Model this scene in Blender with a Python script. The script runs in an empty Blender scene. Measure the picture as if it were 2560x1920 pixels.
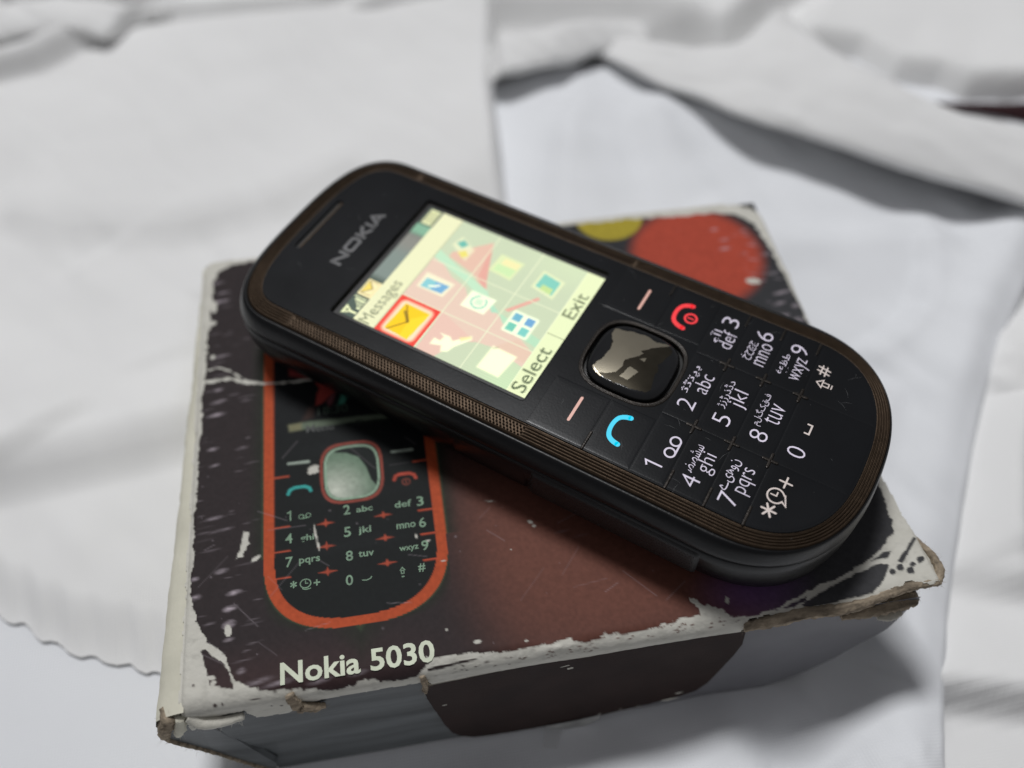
import bpy, bmesh, math, random
import numpy as np
from mathutils import Matrix, Vector

random.seed(7)
MM = 0.001
scene = bpy.context.scene
COL = scene.collection

def lin(c):
    out = []
    for v in c:
        v = v / 255.0
        out.append(v / 12.92 if v <= 0.04045 else ((v + 0.055) / 1.055) ** 2.4)
    return tuple(out)

# ------------------------------------------------------------------ camera
cam_d = bpy.data.cameras.new('camera')
cam = bpy.data.objects.new('camera', cam_d)
COL.objects.link(cam)
scene.camera = cam
cam_d.sensor_fit = 'HORIZONTAL'
cam_d.sensor_width = 36.0
cam_d.lens = 31.41
cam_d.clip_start = 0.005
cam_d.clip_end = 20.0
_r = [(0.987825, -0.155492, -0.004879), (-0.129795, -0.806480, -0.576839), (0.085759, 0.570449, -0.816844)]
_m = Matrix(((_r[0][0], -_r[1][0], -_r[2][0]), (_r[0][1], -_r[1][1], -_r[2][1]), (_r[0][2], -_r[1][2], -_r[2][2]))).to_4x4()
_m.translation = Vector((-14.39, -85.10, 127.81 + 30.0)) * MM
cam.matrix_world = _m
cam_d.dof.use_dof = True
cam_d.dof.focus_distance = 0.1315
cam_d.dof.aperture_fstop = 7.8

# ------------------------------------------------------------------ world and lamp
world = bpy.data.worlds.new('World')
scene.world = world
world.use_nodes = True
bg = world.node_tree.nodes['Background']
bg.inputs['Color'].default_value = (0.158, 0.157, 0.163, 1)
bg.inputs['Strength'].default_value = 1.0

def area_lamp(name, loc, target, size, power, color):
    d = bpy.data.lights.new(name, 'AREA')
    d.shape = 'RECTANGLE'
    d.size, d.size_y = size
    d.energy = power
    d.color = color
    o = bpy.data.objects.new(name, d)
    COL.objects.link(o)
    o.location = loc
    o.rotation_euler = (Vector(target) - Vector(loc)).to_track_quat('-Z', 'Y').to_euler()
    return o
area_lamp('ceiling_lamp', (-0.15, 0.70, 1.72), (0, 0.02, 0), (0.42, 0.28), 22.8, (0.99, 0.992, 1.0))

scene.view_settings.view_transform = 'Standard'
scene.view_settings.look = 'None'
scene.view_settings.exposure = 0.0
scene.view_settings.gamma = 1.0
scene.view_settings.use_curve_mapping = False
scene.render.engine = 'CYCLES'
scene.cycles.use_denoising = True
scene.cycles.max_bounces = 8
scene.cycles.sample_clamp_indirect = 4.0

# ------------------------------------------------------------------ helpers
def fr(v):
    return v - np.floor(v)

def vnoise(x, y, seed=0.0):
    xi, yi = np.floor(x), np.floor(y)
    fx, fy = x - xi, y - yi
    fx, fy = fx * fx * (3 - 2 * fx), fy * fy * (3 - 2 * fy)
    def h(i, j):
        return fr(np.sin(i * 127.1 + j * 311.7 + seed * 74.7) * 43758.5453)
    return (h(xi, yi) * (1 - fx) + h(xi + 1, yi) * fx) * (1 - fy) + (h(xi, yi + 1) * (1 - fx) + h(xi + 1, yi + 1) * fx) * fy

def fbm(x, y, seed=0.0, octv=4):
    s, a, t = 0.0, 0.5, 0.0
    for k in range(octv):
        s = s + a * vnoise(x * 2 ** k, y * 2 ** k, seed + k * 3.3)
        t += a
        a *= 0.55
    return s / t * 2 - 1            # -1..1

def sstep(a, b, x):
    t = np.clip((x - a) / (b - a), 0, 1)
    return t * t * (3 - 2 * t)

def poly_sd(px, py, poly, closed=True):
    """signed distance, positive inside"""
    P = np.array(poly, float)
    n = len(P)
    d = np.full(px.shape, 1e9)
    ins = np.zeros(px.shape, bool)
    for i in range(n if closed else n - 1):
        a, b = P[i], P[(i + 1) % n]
        e = b - a
        wx, wy = px - a[0], py - a[1]
        t = np.clip((wx * e[0] + wy * e[1]) / (e @ e + 1e-12), 0, 1)
        d = np.minimum(d, np.hypot(wx - t * e[0], wy - t * e[1]))
        if closed and a[1] != b[1]:
            c = ((a[1] > py) != (b[1] > py)) & (px < (b[0] - a[0]) * (py - a[1]) / (b[1] - a[1]) + a[0])
            ins ^= c
    return np.where(ins, d, -d) if closed else d

def line_side(px, py, line):
    """signed distance to an open polyline, positive on its left side, and the clamped position along it (0..1)"""
    P = np.array(line, float)
    seg = np.hypot(*(P[1:] - P[:-1]).T)
    cum = np.r_[0, np.cumsum(seg)]
    best = np.full(px.shape, 1e9)
    sgn = np.ones(px.shape)
    along = np.zeros(px.shape)
    over = np.zeros(px.shape)
    for i in range(len(P) - 1):
        a, e = P[i], P[i + 1] - P[i]
        wx, wy = px - a[0], py - a[1]
        tr = (wx * e[0] + wy * e[1]) / (e @ e)
        t = np.clip(tr, 0, 1)
        d = np.hypot(wx - t * e[0], wy - t * e[1])
        m = d < best
        best = np.where(m, d, best)
        sgn = np.where(m, np.sign(e[0] * wy - e[1] * wx), sgn)
        along = np.where(m, (cum[i] + t * seg[i]) / cum[-1], along)
    return best * sgn, along

def link(o, parent=None):
    COL.objects.link(o)
    if parent is not None:
        o.parent = parent
    return o

def mobj(name, verts, faces, mat, parent=None, smooth=False, loc=None):
    me = bpy.data.meshes.new(name)
    me.from_pydata([(v[0] * MM, v[1] * MM, v[2] * MM) for v in verts], [], faces)
    me.materials.append(mat)
    me.update()
    if smooth:
        for p in me.polygons:
            p.use_smooth = True
    o = bpy.data.objects.new(name, me)
    link(o, parent)
    if loc:
        o.location = Vector(loc) * MM
    return o

def grid_obj(name, X, Y, Z, mat, parent=None, keep=None, rgba=None, smooth=True):
    ny, nx = X.shape
    co = np.stack([X, Y, Z], -1).reshape(-1, 3) * MM
    idx = np.arange(ny * nx).reshape(ny, nx)
    q = np.stack([idx[:-1, :-1], idx[:-1, 1:], idx[1:, 1:], idx[1:, :-1]], -1).reshape(-1, 4)
    if keep is not None:
        k = (keep[:-1, :-1] & keep[:-1, 1:] & keep[1:, 1:] & keep[1:, :-1]).ravel()
        q = q[k]
        used = np.zeros(ny * nx, bool)
        used[q.ravel()] = True
        remap = np.cumsum(used) - 1
        q = remap[q]
        co = co[used]
        if rgba is not None:
            rgba = rgba.reshape(-1, 4)[used]
    me = bpy.data.meshes.new(name)
    me.vertices.add(len(co))
    me.vertices.foreach_set('co', co.astype(np.float32).ravel())
    me.loops.add(q.size)
    me.loops.foreach_set('vertex_index', q.astype(np.int32).ravel())
    me.polygons.add(len(q))
    me.polygons.foreach_set('loop_start', np.arange(0, q.size, 4, dtype=np.int32))
    me.polygons.foreach_set('use_smooth', np.full(len(q), smooth, bool))
    me.update(calc_edges=True)
    me.validate()
    if rgba is not None:
        ca = me.color_attributes.new('Col', 'FLOAT_COLOR', 'POINT')
        ca.data.foreach_set('color', rgba.astype(np.float32).ravel())
    me.materials.append(mat)
    o = bpy.data.objects.new(name, me)
    return link(o, parent)

def empty(name, loc, rz, label, cat):
    o = bpy.data.objects.new(name, None)
    o.empty_display_size = 0.01
    COL.objects.link(o)
    o.location = Vector(loc) * MM
    o.rotation_euler = (0, 0, rz)
    o['label'] = label
    o['category'] = cat
    return o

def tag(o, label, cat):
    o['label'] = label
    o['category'] = cat
    return o

# ---- materials
def mat_new(name):
    m = bpy.data.materials.new(name)
    m.use_nodes = True
    return m, m.node_tree.nodes, m.node_tree.links, m.node_tree.nodes['Principled BSDF']

def pmat(name, col, rough, metal=0.0, stretch=None, spec=0.4, var=0.15, vscale=400.0, bump=0.0, bscale=3000.0, rvar=0.0, coat=0.0):
    m, N, L, b = mat_new(name)
    tc = N.new('ShaderNodeTexCoord')
    nz = N.new('ShaderNodeTexNoise')
    nz.inputs['Scale'].default_value = vscale
    nz.inputs['Detail'].default_value = 5
    if stretch:
        mp = N.new('ShaderNodeMapping')
        mp.inputs['Scale'].default_value = stretch
        L.new(tc.outputs['Object'], mp.inputs['Vector'])
        L.new(mp.outputs['Vector'], nz.inputs['Vector'])
    else:
        L.new(tc.outputs['Object'], nz.inputs['Vector'])
    rp = N.new('ShaderNodeValToRGB')
    rp.color_ramp.elements[0].position = 0.3
    rp.color_ramp.elements[1].position = 0.7
    rp.color_ramp.elements[0].color = tuple(c * (1 - var) for c in col) + (1,)
    rp.color_ramp.elements[1].color = tuple(min(1, c * (1 + var)) for c in col) + (1,)
    L.new(nz.outputs['Fac'], rp.inputs['Fac'])
    L.new(rp.outputs['Color'], b.inputs['Base Color'])
    b.inputs['Roughness'].default_value = rough
    b.inputs['Metallic'].default_value = metal
    b.inputs['Specular IOR Level'].default_value = spec
    if coat:
        b.inputs['Coat Weight'].default_value = coat
        b.inputs['Coat Roughness'].default_value = 0.12
    if rvar:
        mr = N.new('ShaderNodeMapRange')
        mr.inputs['To Min'].default_value = max(0.02, rough - rvar)
        mr.inputs['To Max'].default_value = min(1, rough + rvar)
        n2 = N.new('ShaderNodeTexNoise')
        n2.inputs['Scale'].default_value = vscale * 0.35
        n2.inputs['Detail'].default_value = 6
        L.new(tc.outputs['Object'], n2.inputs['Vector'])
        L.new(n2.outputs['Fac'], mr.inputs['Value'])
        L.new(mr.outputs['Result'], b.inputs['Roughness'])
    if bump:
        bp = N.new('ShaderNodeBump')
        bp.inputs['Strength'].default_value = bump
        bp.inputs['Distance'].default_value = 0.0002
        n3 = N.new('ShaderNodeTexNoise')
        n3.inputs['Scale'].default_value = bscale
        n3.inputs['Detail'].default_value = 4
        L.new(tc.outputs['Object'], n3.inputs['Vector'])
        L.new(n3.outputs['Fac'], bp.inputs['Height'])
        L.new(bp.outputs['Normal'], b.inputs['Normal'])
    return m

def emat(name, col, strength):
    m, N, L, b = mat_new(name)
    b.inputs['Base Color'].default_value = (0.02, 0.02, 0.02, 1)
    b.inputs['Roughness'].default_value = 0.4
    b.inputs['Emission Strength'].default_value = strength
    tc = N.new('ShaderNodeTexCoord')
    nz = N.new('ShaderNodeTexNoise')
    nz.inputs['Scale'].default_value = 220
    L.new(tc.outputs['Object'], nz.inputs['Vector'])
    rp = N.new('ShaderNodeValToRGB')
    rp.color_ramp.elements[0].color = tuple(c * 0.8 for c in col) + (1,)
    rp.color_ramp.elements[1].color = tuple(min(1, c * 1.15) for c in col) + (1,)
    L.new(nz.outputs['Fac'], rp.inputs['Fac'])
    L.new(rp.outputs['Color'], b.inputs['Emission Color'])
    return m

def vcol_mat(name, rough0, rough1, emit=0.0, bump=0.0):
    m, N, L, b = mat_new(name)
    at = N.new('ShaderNodeAttribute')
    at.attribute_name = 'Col'
    if emit:
        b.inputs['Base Color'].default_value = (0.01, 0.01, 0.01, 1)
        L.new(at.outputs['Color'], b.inputs['Emission Color'])
        b.inputs['Emission Strength'].default_value = emit
        b.inputs['Roughness'].default_value = 0.5
        b.inputs['Specular IOR Level'].default_value = 0.1
        return m
    L.new(at.outputs['Color'], b.inputs['Base Color'])
    b.inputs['Specular IOR Level'].default_value = 0.13
    mr = N.new('ShaderNodeMapRange')
    mr.inputs['To Min'].default_value = rough0
    mr.inputs['To Max'].default_value = rough1
    L.new(at.outputs['Alpha'], mr.inputs['Value'])
    L.new(mr.outputs['Result'], b.inputs['Roughness'])
    if bump:
        tc = N.new('ShaderNodeTexCoord')
        n3 = N.new('ShaderNodeTexNoise')
        n3.inputs['Scale'].default_value = 1400
        n3.inputs['Detail'].default_value = 6
        L.new(tc.outputs['Object'], n3.inputs['Vector'])
        bp = N.new('ShaderNodeBump')
        bp.inputs['Distance'].default_value = 0.0002
        mu = N.new('ShaderNodeMath')
        mu.operation = 'MULTIPLY_ADD'
        mu.inputs[1].default_value = bump
        mu.inputs[2].default_value = 0.03
        L.new(at.outputs['Alpha'], mu.inputs[0])
        L.new(mu.outputs['Value'], bp.inputs['Strength'])
        L.new(n3.outputs['Fac'], bp.inputs['Height'])
        L.new(bp.outputs['Normal'], b.inputs['Normal'])
    return m

def cloth_mat(name, col, stretch=None):
    m, N, L, b = mat_new(name)
    tc = N.new('ShaderNodeTexCoord')
    nz = N.new('ShaderNodeTexNoise')
    nz.inputs['Scale'].default_value = 14
    nz.inputs['Detail'].default_value = 5
    if stretch:
        mp = N.new('ShaderNodeMapping')
        mp.inputs['Scale'].default_value = stretch
        L.new(tc.outputs['Object'], mp.inputs['Vector'])
        L.new(mp.outputs['Vector'], nz.inputs['Vector'])
    else:
        L.new(tc.outputs['Object'], nz.inputs['Vector'])
    rp = N.new('ShaderNodeValToRGB')
    rp.color_ramp.elements[0].position = 0.35
    rp.color_ramp.elements[1].position = 0.65
    rp.color_ramp.elements[0].color = tuple(c * 0.96 for c in col) + (1,)
    rp.color_ramp.elements[1].color = tuple(min(1, c * 1.02) for c in col) + (1,)
    L.new(nz.outputs['Fac'], rp.inputs['Fac'])
    L.new(rp.outputs['Color'], b.inputs['Base Color'])
    b.inputs['Roughness'].default_value = 0.85
    b.inputs['Specular IOR Level'].default_value = 0.25
    b.inputs['Sheen Weight'].default_value = 0.15
    # woven threads: two crossed wave textures
    w1 = N.new('ShaderNodeTexWave')
    w2 = N.new('ShaderNodeTexWave')
    for w, ax in ((w1, 'X'), (w2, 'Y')):
        w.bands_direction = ax
        w.inputs['Scale'].default_value = 620
        w.inputs['Distortion'].default_value = 1.5
        w.inputs['Detail'].default_value = 2
        L.new(tc.outputs['Object'], w.inputs['Vector'])
    ad = N.new('ShaderNodeMath')
    ad.operation = 'ADD'
    L.new(w1.outputs['Fac'], ad.inputs[0])
    L.new(w2.outputs['Fac'], ad.inputs[1])
    bp = N.new('ShaderNodeBump')
    bp.inputs['Strength'].default_value = 0.25
    bp.inputs['Distance'].default_value = 0.0001
    L.new(ad.outputs['Value'], bp.inputs['Height'])
    L.new(bp.outputs['Normal'], b.inputs['Normal'])
    return m

M = {
    'cloth': cloth_mat('white_cotton', (0.80, 0.80, 0.795)),
    'cloth_b': cloth_mat('white_cotton_cool', (0.79, 0.805, 0.83)),
    'maroon': cloth_mat('maroon_cloth', (0.030, 0.008, 0.010)),
    'olive': cloth_mat('olive_strip', (0.36, 0.35, 0.29)),
    'print': vcol_mat('box_print', 0.62, 0.92, bump=0.55),
    'paper': pmat('worn_white_paper', (0.60, 0.58, 0.51), 0.9, var=0.10, vscale=260, bump=0.6, bscale=1500),
    'cream': pmat('cream_board', (0.66, 0.64, 0.53), 0.85, var=0.10, vscale=90, bump=0.35, bscale=900),
    'board': pmat('torn_brown_board', (0.30, 0.245, 0.18), 0.95, stretch=(0.25, 1, 2.2), var=0.5, vscale=900, bump=0.9, bscale=2500),
    'board_dark': pmat('dark_board', (0.045, 0.043, 0.042), 0.8, var=0.3, vscale=500, bump=0.5),
    'slate': pmat('slate_grey_gloss_board', (0.115, 0.124, 0.127), 0.36, stretch=(0.12, 1, 1.6), var=0.5, vscale=160, bump=0.15, bscale=500, rvar=0.1, spec=0.25),  # stretched streaks paint blurred reflections into the board colour
    'lilac': pmat('lilac_grey_gloss_board', (0.18, 0.18, 0.195), 0.38, var=0.15, vscale=60, bump=0.1, rvar=0.1),
    'tongue': pmat('dark_maroon_card', (0.028, 0.0165, 0.0145), 0.65, var=0.2, vscale=160, bump=0.2, rvar=0.1, spec=0.15),
    'tape': pmat('torn_grey_tape', (0.33, 0.33, 0.32), 0.5, var=0.25, vscale=300, bump=0.3),
    'ink_cream': pmat('cream_ink', lin((205, 212, 188)), 0.5, var=0.1),
    'ink_green': pmat('grey_green_ink', lin((98, 134, 103)), 0.5, var=0.32, vscale=700),
    'ink_dark': pmat('dark_ink', lin((24, 30, 26)), 0.5, var=0.2),
    'ink_time': pmat('dim_green_ink', lin((52, 66, 56)), 0.5, var=0.3),
    'black': pmat('black_front_plastic', (0.0045, 0.0052, 0.0066), 0.22, var=0.2, vscale=120, bump=0.03, rvar=0.07, spec=0.3),
    'key': pmat('black_key_plastic', (0.0045, 0.0052, 0.0066), 0.23, var=0.2, vscale=120, bump=0.03, rvar=0.07, spec=0.3),
    'shell': pmat('black_shell_plastic', (0.0040, 0.0043, 0.0050), 0.34, var=0.2, vscale=150, bump=0.12, bscale=1800, rvar=0.14, spec=0.26),
    'rubber': pmat('black_textured_plastic', (0.006, 0.006, 0.0065), 0.45, var=0.2, bump=0.2),
    'groove': pmat('dark_gap', (0.006, 0.0055, 0.005), 0.45, var=0.2),
    'bronze': pmat('worn_bronze_trim', (0.050, 0.034, 0.022), 0.47, metal=0.8, var=0.18, vscale=900, bump=0.2, bscale=5000, rvar=0.08),
    'bronze_dark': pmat('dark_bronze_trim', (0.016, 0.012, 0.009), 0.34, metal=0.4, var=0.35, vscale=700, bump=0.2),
    'gloss': pmat('piano_black_key', (0.006, 0.0065, 0.0075), 0.10, var=0.2, vscale=200, coat=0.5),
    'foil': pmat('bare_silver_foil', (0.62, 0.56, 0.43), 0.15, metal=1.0, var=0.06, vscale=300),
    'scratch': pmat('scratched_plastic', (0.085, 0.088, 0.09), 0.6),
    'dark_reflection': pmat('painted_reflection', (0.10, 0.088, 0.066), 0.16, metal=1.0, var=0.35, vscale=160),  # dark tone stands in for a reflection in the foil
    'logo': pmat('silver_logo', (0.12, 0.12, 0.123), 0.45, metal=0.2, var=0.1),
    'screen': vcol_mat('lit_display', 0.4, 0.4, emit=1.3),
    'lit': emat('backlit_white_legend', (0.74, 0.68, 0.82), 0.85),
    'lit_warm': emat('backlit_warm_legend', (0.80, 0.70, 0.66), 0.75),
    'lit_red': emat('backlit_red_legend', (1.0, 0.012, 0.022), 1.0),
    'lit_cyan': emat('backlit_cyan_legend', (0.0, 0.62, 0.88), 1.0),
    'lit_pink': emat('backlit_pink_bar', (0.72, 0.40, 0.33), 0.95),
}
# clear lens over the display
mg, N, L, b = mat_new('clear_lens')
N.remove(b)
tr = N.new('ShaderNodeBsdfTransparent')
gl = N.new('ShaderNodeBsdfGlossy')
gl.inputs['Roughness'].default_value = 0.08
fz = N.new('ShaderNodeFresnel')
fz.inputs['IOR'].default_value = 1.3
mx = N.new('ShaderNodeMixShader')
L.new(fz.outputs['Fac'], mx.inputs['Fac'])
L.new(tr.outputs['BSDF'], mx.inputs[1])
L.new(gl.outputs['BSDF'], mx.inputs[2])
L.new(mx.outputs['Shader'], N['Material Output'].inputs['Surface'])
M['lens'] = mg
# thin clear tape
mt, N, L, b = mat_new('clear_tape')
N.remove(b)
tr = N.new('ShaderNodeBsdfTransparent')
gl = N.new('ShaderNodeBsdfPrincipled')
gl.inputs['Base Color'].default_value = (0.45, 0.45, 0.44, 1)
gl.inputs['Roughness'].default_value = 0.25
mx = N.new('ShaderNodeMixShader')
mx.inputs['Fac'].default_value = 0.28
L.new(tr.outputs['BSDF'], mx.inputs[1])
L.new(gl.outputs['BSDF'], mx.inputs[2])
L.new(mx.outputs['Shader'], N['Material Output'].inputs['Surface'])
M['clear_tape'] = mt

# ---- flat lettering
_tc = {}
def text2d(s, bold=0.0, res=3):
    k = (s, bold)
    if k not in _tc:
        c = bpy.data.curves.new('lettering', 'FONT')
        c.body = s
        c.resolution_u = res
        c.offset = bold
        o = bpy.data.objects.new('lettering', c)
        COL.objects.link(o)
        dg = bpy.context.evaluated_depsgraph_get()
        me = bpy.data.meshes.new_from_object(o.evaluated_get(dg))
        v = np.array([(p.co.x, p.co.y) for p in me.vertices])
        f = [tuple(p.vertices) for p in me.polygons]
        bpy.data.objects.remove(o)
        bpy.data.curves.remove(c)
        bpy.data.meshes.remove(me)
        _tc[k] = (v, f)
    return _tc[k]

def text_fit(s, x0, x1, y0, y1, bold=0.0, caps=None):
    """lettering stretched so that its box is x0..x1, y0..y1"""
    v, f = text2d(s, bold)
    lo, hi = v.min(0), v.max(0)
    p = (v - lo) / (hi - lo) * np.array([x1 - x0, y1 - y0]) + np.array([x0, y0])
    return p, f

def text_at(s, cx, cy, em, bold=0.0, sx=1.0):
    """lettering with the given em size, centred in x, with its middle of x-height/caps box at cy"""
    v, f = text2d(s, bold)
    lo, hi = v.min(0), v.max(0)
    p = (v - (lo + hi) / 2) * np.array([em * sx, em]) + np.array([cx, cy])
    return p, f

def stroke2d(pts, w, closed=False):
    P = np.array(pts, float)
    n = len(P)
    V, F = [], []
    for i in range(n):
        a = P[(i - 1) % n] if (closed or i > 0) else P[i]
        c = P[(i + 1) % n] if (closed or i < n - 1) else P[i]
        t1 = P[i] - a
        t2 = c - P[i]
        l1, l2 = np.hypot(*t1), np.hypot(*t2)
        t1 = t1 / l1 if l1 > 1e-9 else t2 / l2
        t2 = t2 / l2 if l2 > 1e-9 else t1
        t = t1 + t2
        t = t / (np.hypot(*t) + 1e-12)
        nn = np.array([-t[1], t[0]])
        k = 1 / max(0.45, float(nn @ np.array([-t1[1], t1[0]])))
        ww = w[i] if hasattr(w, '__len__') else w
        V += [P[i] + nn * ww / 2 * k, P[i] - nn * ww / 2 * k]
    m = n if closed else n - 1
    for i in range(m):
        j = (i + 1) % n
        F.append((2 * i, 2 * i + 1, 2 * j + 1, 2 * j))
    return np.array(V), F

def smooth_path(pts, w, m=5):
    P = np.array(pts, float); W = np.array(w, float)
    q = np.linspace(0, len(P) - 1, (len(P) - 1) * m + 1)
    A = np.stack([np.interp(q, range(len(P)), P[:, 0]), np.interp(q, range(len(P)), P[:, 1]), np.interp(q, range(len(P)), W)], 1)
    for _ in range(6):
        A[1:-1] = (A[:-2] + 2 * A[1:-1] + A[2:]) / 4
    v, f = stroke2d(A[:, :2], list(A[:, 2]))
    items = [(v, f)]
    for e in (0, -1):
        items.append((np.array([(A[e, 0] + A[e, 2] / 2 * math.cos(t * math.pi / 7), A[e, 1] + A[e, 2] / 2 * math.sin(t * math.pi / 7)) for t in range(14)]), [tuple(range(14))]))
    return merge(items)

def cap_line(a, b, w, k=6):
    a, b = np.array(a, float), np.array(b, float)
    t = (b - a) / np.hypot(*(b - a))
    nn = np.array([-t[1], t[0]])
    V = []
    for i in range(k + 1):
        th = math.pi / 2 + math.pi * i / k
        V.append(a + w / 2 * (math.cos(th) * t + math.sin(th) * nn))
    for i in range(k + 1):
        th = -math.pi / 2 + math.pi * i / k
        V.append(b + w / 2 * (math.cos(th) * t + math.sin(th) * nn))
    return np.array(V), [tuple(range(len(V)))]

def arc(cx, cy, rx, ry, a0, a1, n):
    return [(cx + rx * math.cos(math.radians(a0 + (a1 - a0) * i / n)), cy + ry * math.sin(math.radians(a0 + (a1 - a0) * i / n))) for i in range(n + 1)]

def merge(items):
    V, F = [], []
    for v, f in items:
        k = len(V)
        V += [tuple(p) for p in v]
        F += [tuple(i + k for i in q) for q in f]
    return np.array(V), F

def decal(name, vf, z, mat, parent):
    v, f = vf
    zz = z(v[:, 0], v[:, 1]) if callable(z) else np.full(len(v), z)
    return mobj(name, np.c_[v, zz], f, mat, parent)

def clip_rect(poly, x0, x1, y0, y1):
    def cut(P, ax, lim, sign):
        out = []
        for i in range(len(P)):
            a, c = P[i], P[(i + 1) % len(P)]
            ia, ic = sign * (a[ax] - lim) >= 0, sign * (c[ax] - lim) >= 0
            if ia:
                out.append(a)
            if ia != ic:
                t = (lim - a[ax]) / (c[ax] - a[ax])
                out.append((a[0] + t * (c[0] - a[0]), a[1] + t * (c[1] - a[1])))
        return out
    P = [tuple(p) for p in poly]
    for ax, lim, s in ((0, x0, 1), (0, x1, -1), (1, y0, 1), (1, y1, -1)):
        P = cut(P, ax, lim, s)
    return P

def rrect(x0, x1, y0, y1, r, k=5):
    out = []
    for cx, cy, a0 in ((x1 - r, y1 - r, 0), (x0 + r, y1 - r, 90), (x0 + r, y0 + r, 180), (x1 - r, y0 + r, 270)):
        out += arc(cx, cy, r, r, a0, a0 + 90, k)
    return out

def squircle(cx, cy, hx, hy, n, k):
    out = []
    for i in range(k):
        a = 2 * math.pi * i / k
        c, s = math.cos(a), math.sin(a)
        out.append((cx + hx * math.copysign(abs(c) ** (2 / n), c), cy + hy * math.copysign(abs(s) ** (2 / n), s)))
    return out

# ================================================================== the cloths
def fold(X, Y, line, A, w, lam, lam2=1e9):
    """a rise of the cloth by A on the left side of the line, dying out with distance lam behind it"""
    d, s = line_side(X, Y, line)
    end = sstep(0.0, 0.12, s) * (1 - sstep(0.88, 1.0, s))
    return A * sstep(-w, w, d) * np.exp(-np.maximum(d, 0) / lam) * end

# lower cloth: everything below and behind the others
xs = np.linspace(-300, 340, 420)
ys = np.linspace(-170, 420, 390)
X, Y = np.meshgrid(xs, ys)
Z = -1.6 + 1.4 * fbm(X / 60, Y / 60, 3) + 0.5 * fbm(X / 22, Y / 22, 8)
Z += fold(X, Y, [(-40, 160), (10, 158), (30, 152), (45, 148), (57, 144), (72, 136), (80, 131), (100, 150), (150, 165)], 13, 4.6, 60)
Z += fold(X, Y, [(-40, 138), (5, 137), (16, 136), (33, 136), (46, 138), (62, 137), (80, 132)], 9.0, 2.2, 8)
Z += fold(X, Y, [(92, 134), (104, 124), (116, 119), (122, 108), (133, 104), (138, 98), (160, 94), (200, 90)], 13, 3.5, 60)
Z += fold(X, Y, [(88, -40), (92, -26), (97, -16), (101, -9), (106, -2), (112, 1)], 8, 3.0, 12)
Z += fold(X, Y, [(100, -30), (98, -18), (104, -8), (112, 0)], 4.0, 3.0, 18)
Z += fold(X, Y, [(52, -50), (66, -52.5), (80, -56), (110, -62), (140, -66)], 9.0, 2.6, 14)
Z += fold(X, Y, [(-300, 178), (-140, 172), (-118, 172), (-104, 170), (-97, 168), (-90, 176), (-70, 184), (-40, 190)], 17, 3.0, 50)
Z += fold(X, Y, [(-100, 184), (-86, 174), (-60, 171.5), (-26, 170.5), (10, 172), (30, 178)], 8.0, 3.0, 40)
Z += 5 * sstep(200, 330, Y)
lower = grid_obj('white_cloth', X, Y, Z, M['cloth'])
tag(lower, 'crumpled white cotton cloth lowest of the layers, with folds along the right side and top', 'cloth')

# middle cloth: lies under the box, right rim seen as a long curved fold
EB = np.array([(30, -170), (44, -110), (60, -63), (70, -43), (79, -28), (85.5, -17), (99, 3), (108, 14), (123, 31), (140, 50), (160, 66), (190, 90), (210, 130)], float)
t_ = np.linspace(0, 1, 330)
yb = -170 + t_ * (128 + 170)
edge = np.interp(yb, EB[:, 1], EB[:, 0])
for _ in range(6):
    edge[1:-1] = (edge[:-2] + edge[1:-1] * 2 + edge[2:]) / 4
u_ = np.r_[np.linspace(0, 0.9, 150), np.linspace(0.9, 1, 90)[1:]]
U, T = np.meshgrid(u_, t_)
Y = np.repeat(yb[:, None], len(u_), 1)
X = -250 + U * (edge[:, None] + 250)
dist = (edge[:, None] - X)
roll = np.clip(dist / 3.2, 0, 1)
free = np.maximum(sstep(6, 30, X), sstep(-46, -60, Y) * 0.5)
Z = 0.6 + (2.4 + 2.4 * fbm(X / 34, Y / 34, 21, 3) + 1.6 * fbm(X / 12 + Y / 36, Y / 34, 22, 3)) * free
Z += 4.5 * np.exp(-((dist - 10) / 9) ** 2)
Z += fold(X, Y, [(104, 52), (101, 40), (95, 29), (86, 22), (74, 17)], 4.0, 4.0, 10)
Z += fold(X, Y, [(17, 50), (19, 66), (22, 84), (28, 102), (36, 120)][::-1], 5.0, 5.0, 9)
Z += fold(X, Y, [(54, 40), (52, 60), (47, 80), (48, 100), (56, 116)][::-1], 4.5, 5.5, 12)
Z += fold(X, Y, [(112, 56), (96, 52), (80, 54), (66, 60), (58, 72)], 3.0, 6.0, 14)
Z += fold(X, Y, [(60, -34), (68, -14), (75, 0), (83, 10)], 3.0, 5.0, 10)
Z += fold(X, Y, [(36, -120), (30, -80), (28, -56), (26, -40)], 3.0, 4.0, 12)
Z += 7.0 * sstep(-53, -74, Y) * sstep(75, 40, X) * sstep(-90, -40, X) + 1.5 * sstep(-54, -64, Y) * fbm(X / 9, Y / 7, 27, 3)
flat = sstep(12, -4, np.maximum(np.abs(X - 0) - 52, np.abs(Y) - 44))
Z = Z * (1 - flat) + 1.2 * flat
Z = np.where((X < 8) & (Y > -36), np.minimum(Z, 1.2), Z)
Z = -2.0 + (Z + 2.0) * np.sqrt(np.clip(1 - (1 - roll) ** 2, 0, 1))
mid = grid_obj('white_cloth', X, Y, Z, M['cloth_b'])
tag(mid, 'smooth white cloth layer directly under the box, curved rim right of it', 'cloth')

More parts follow.
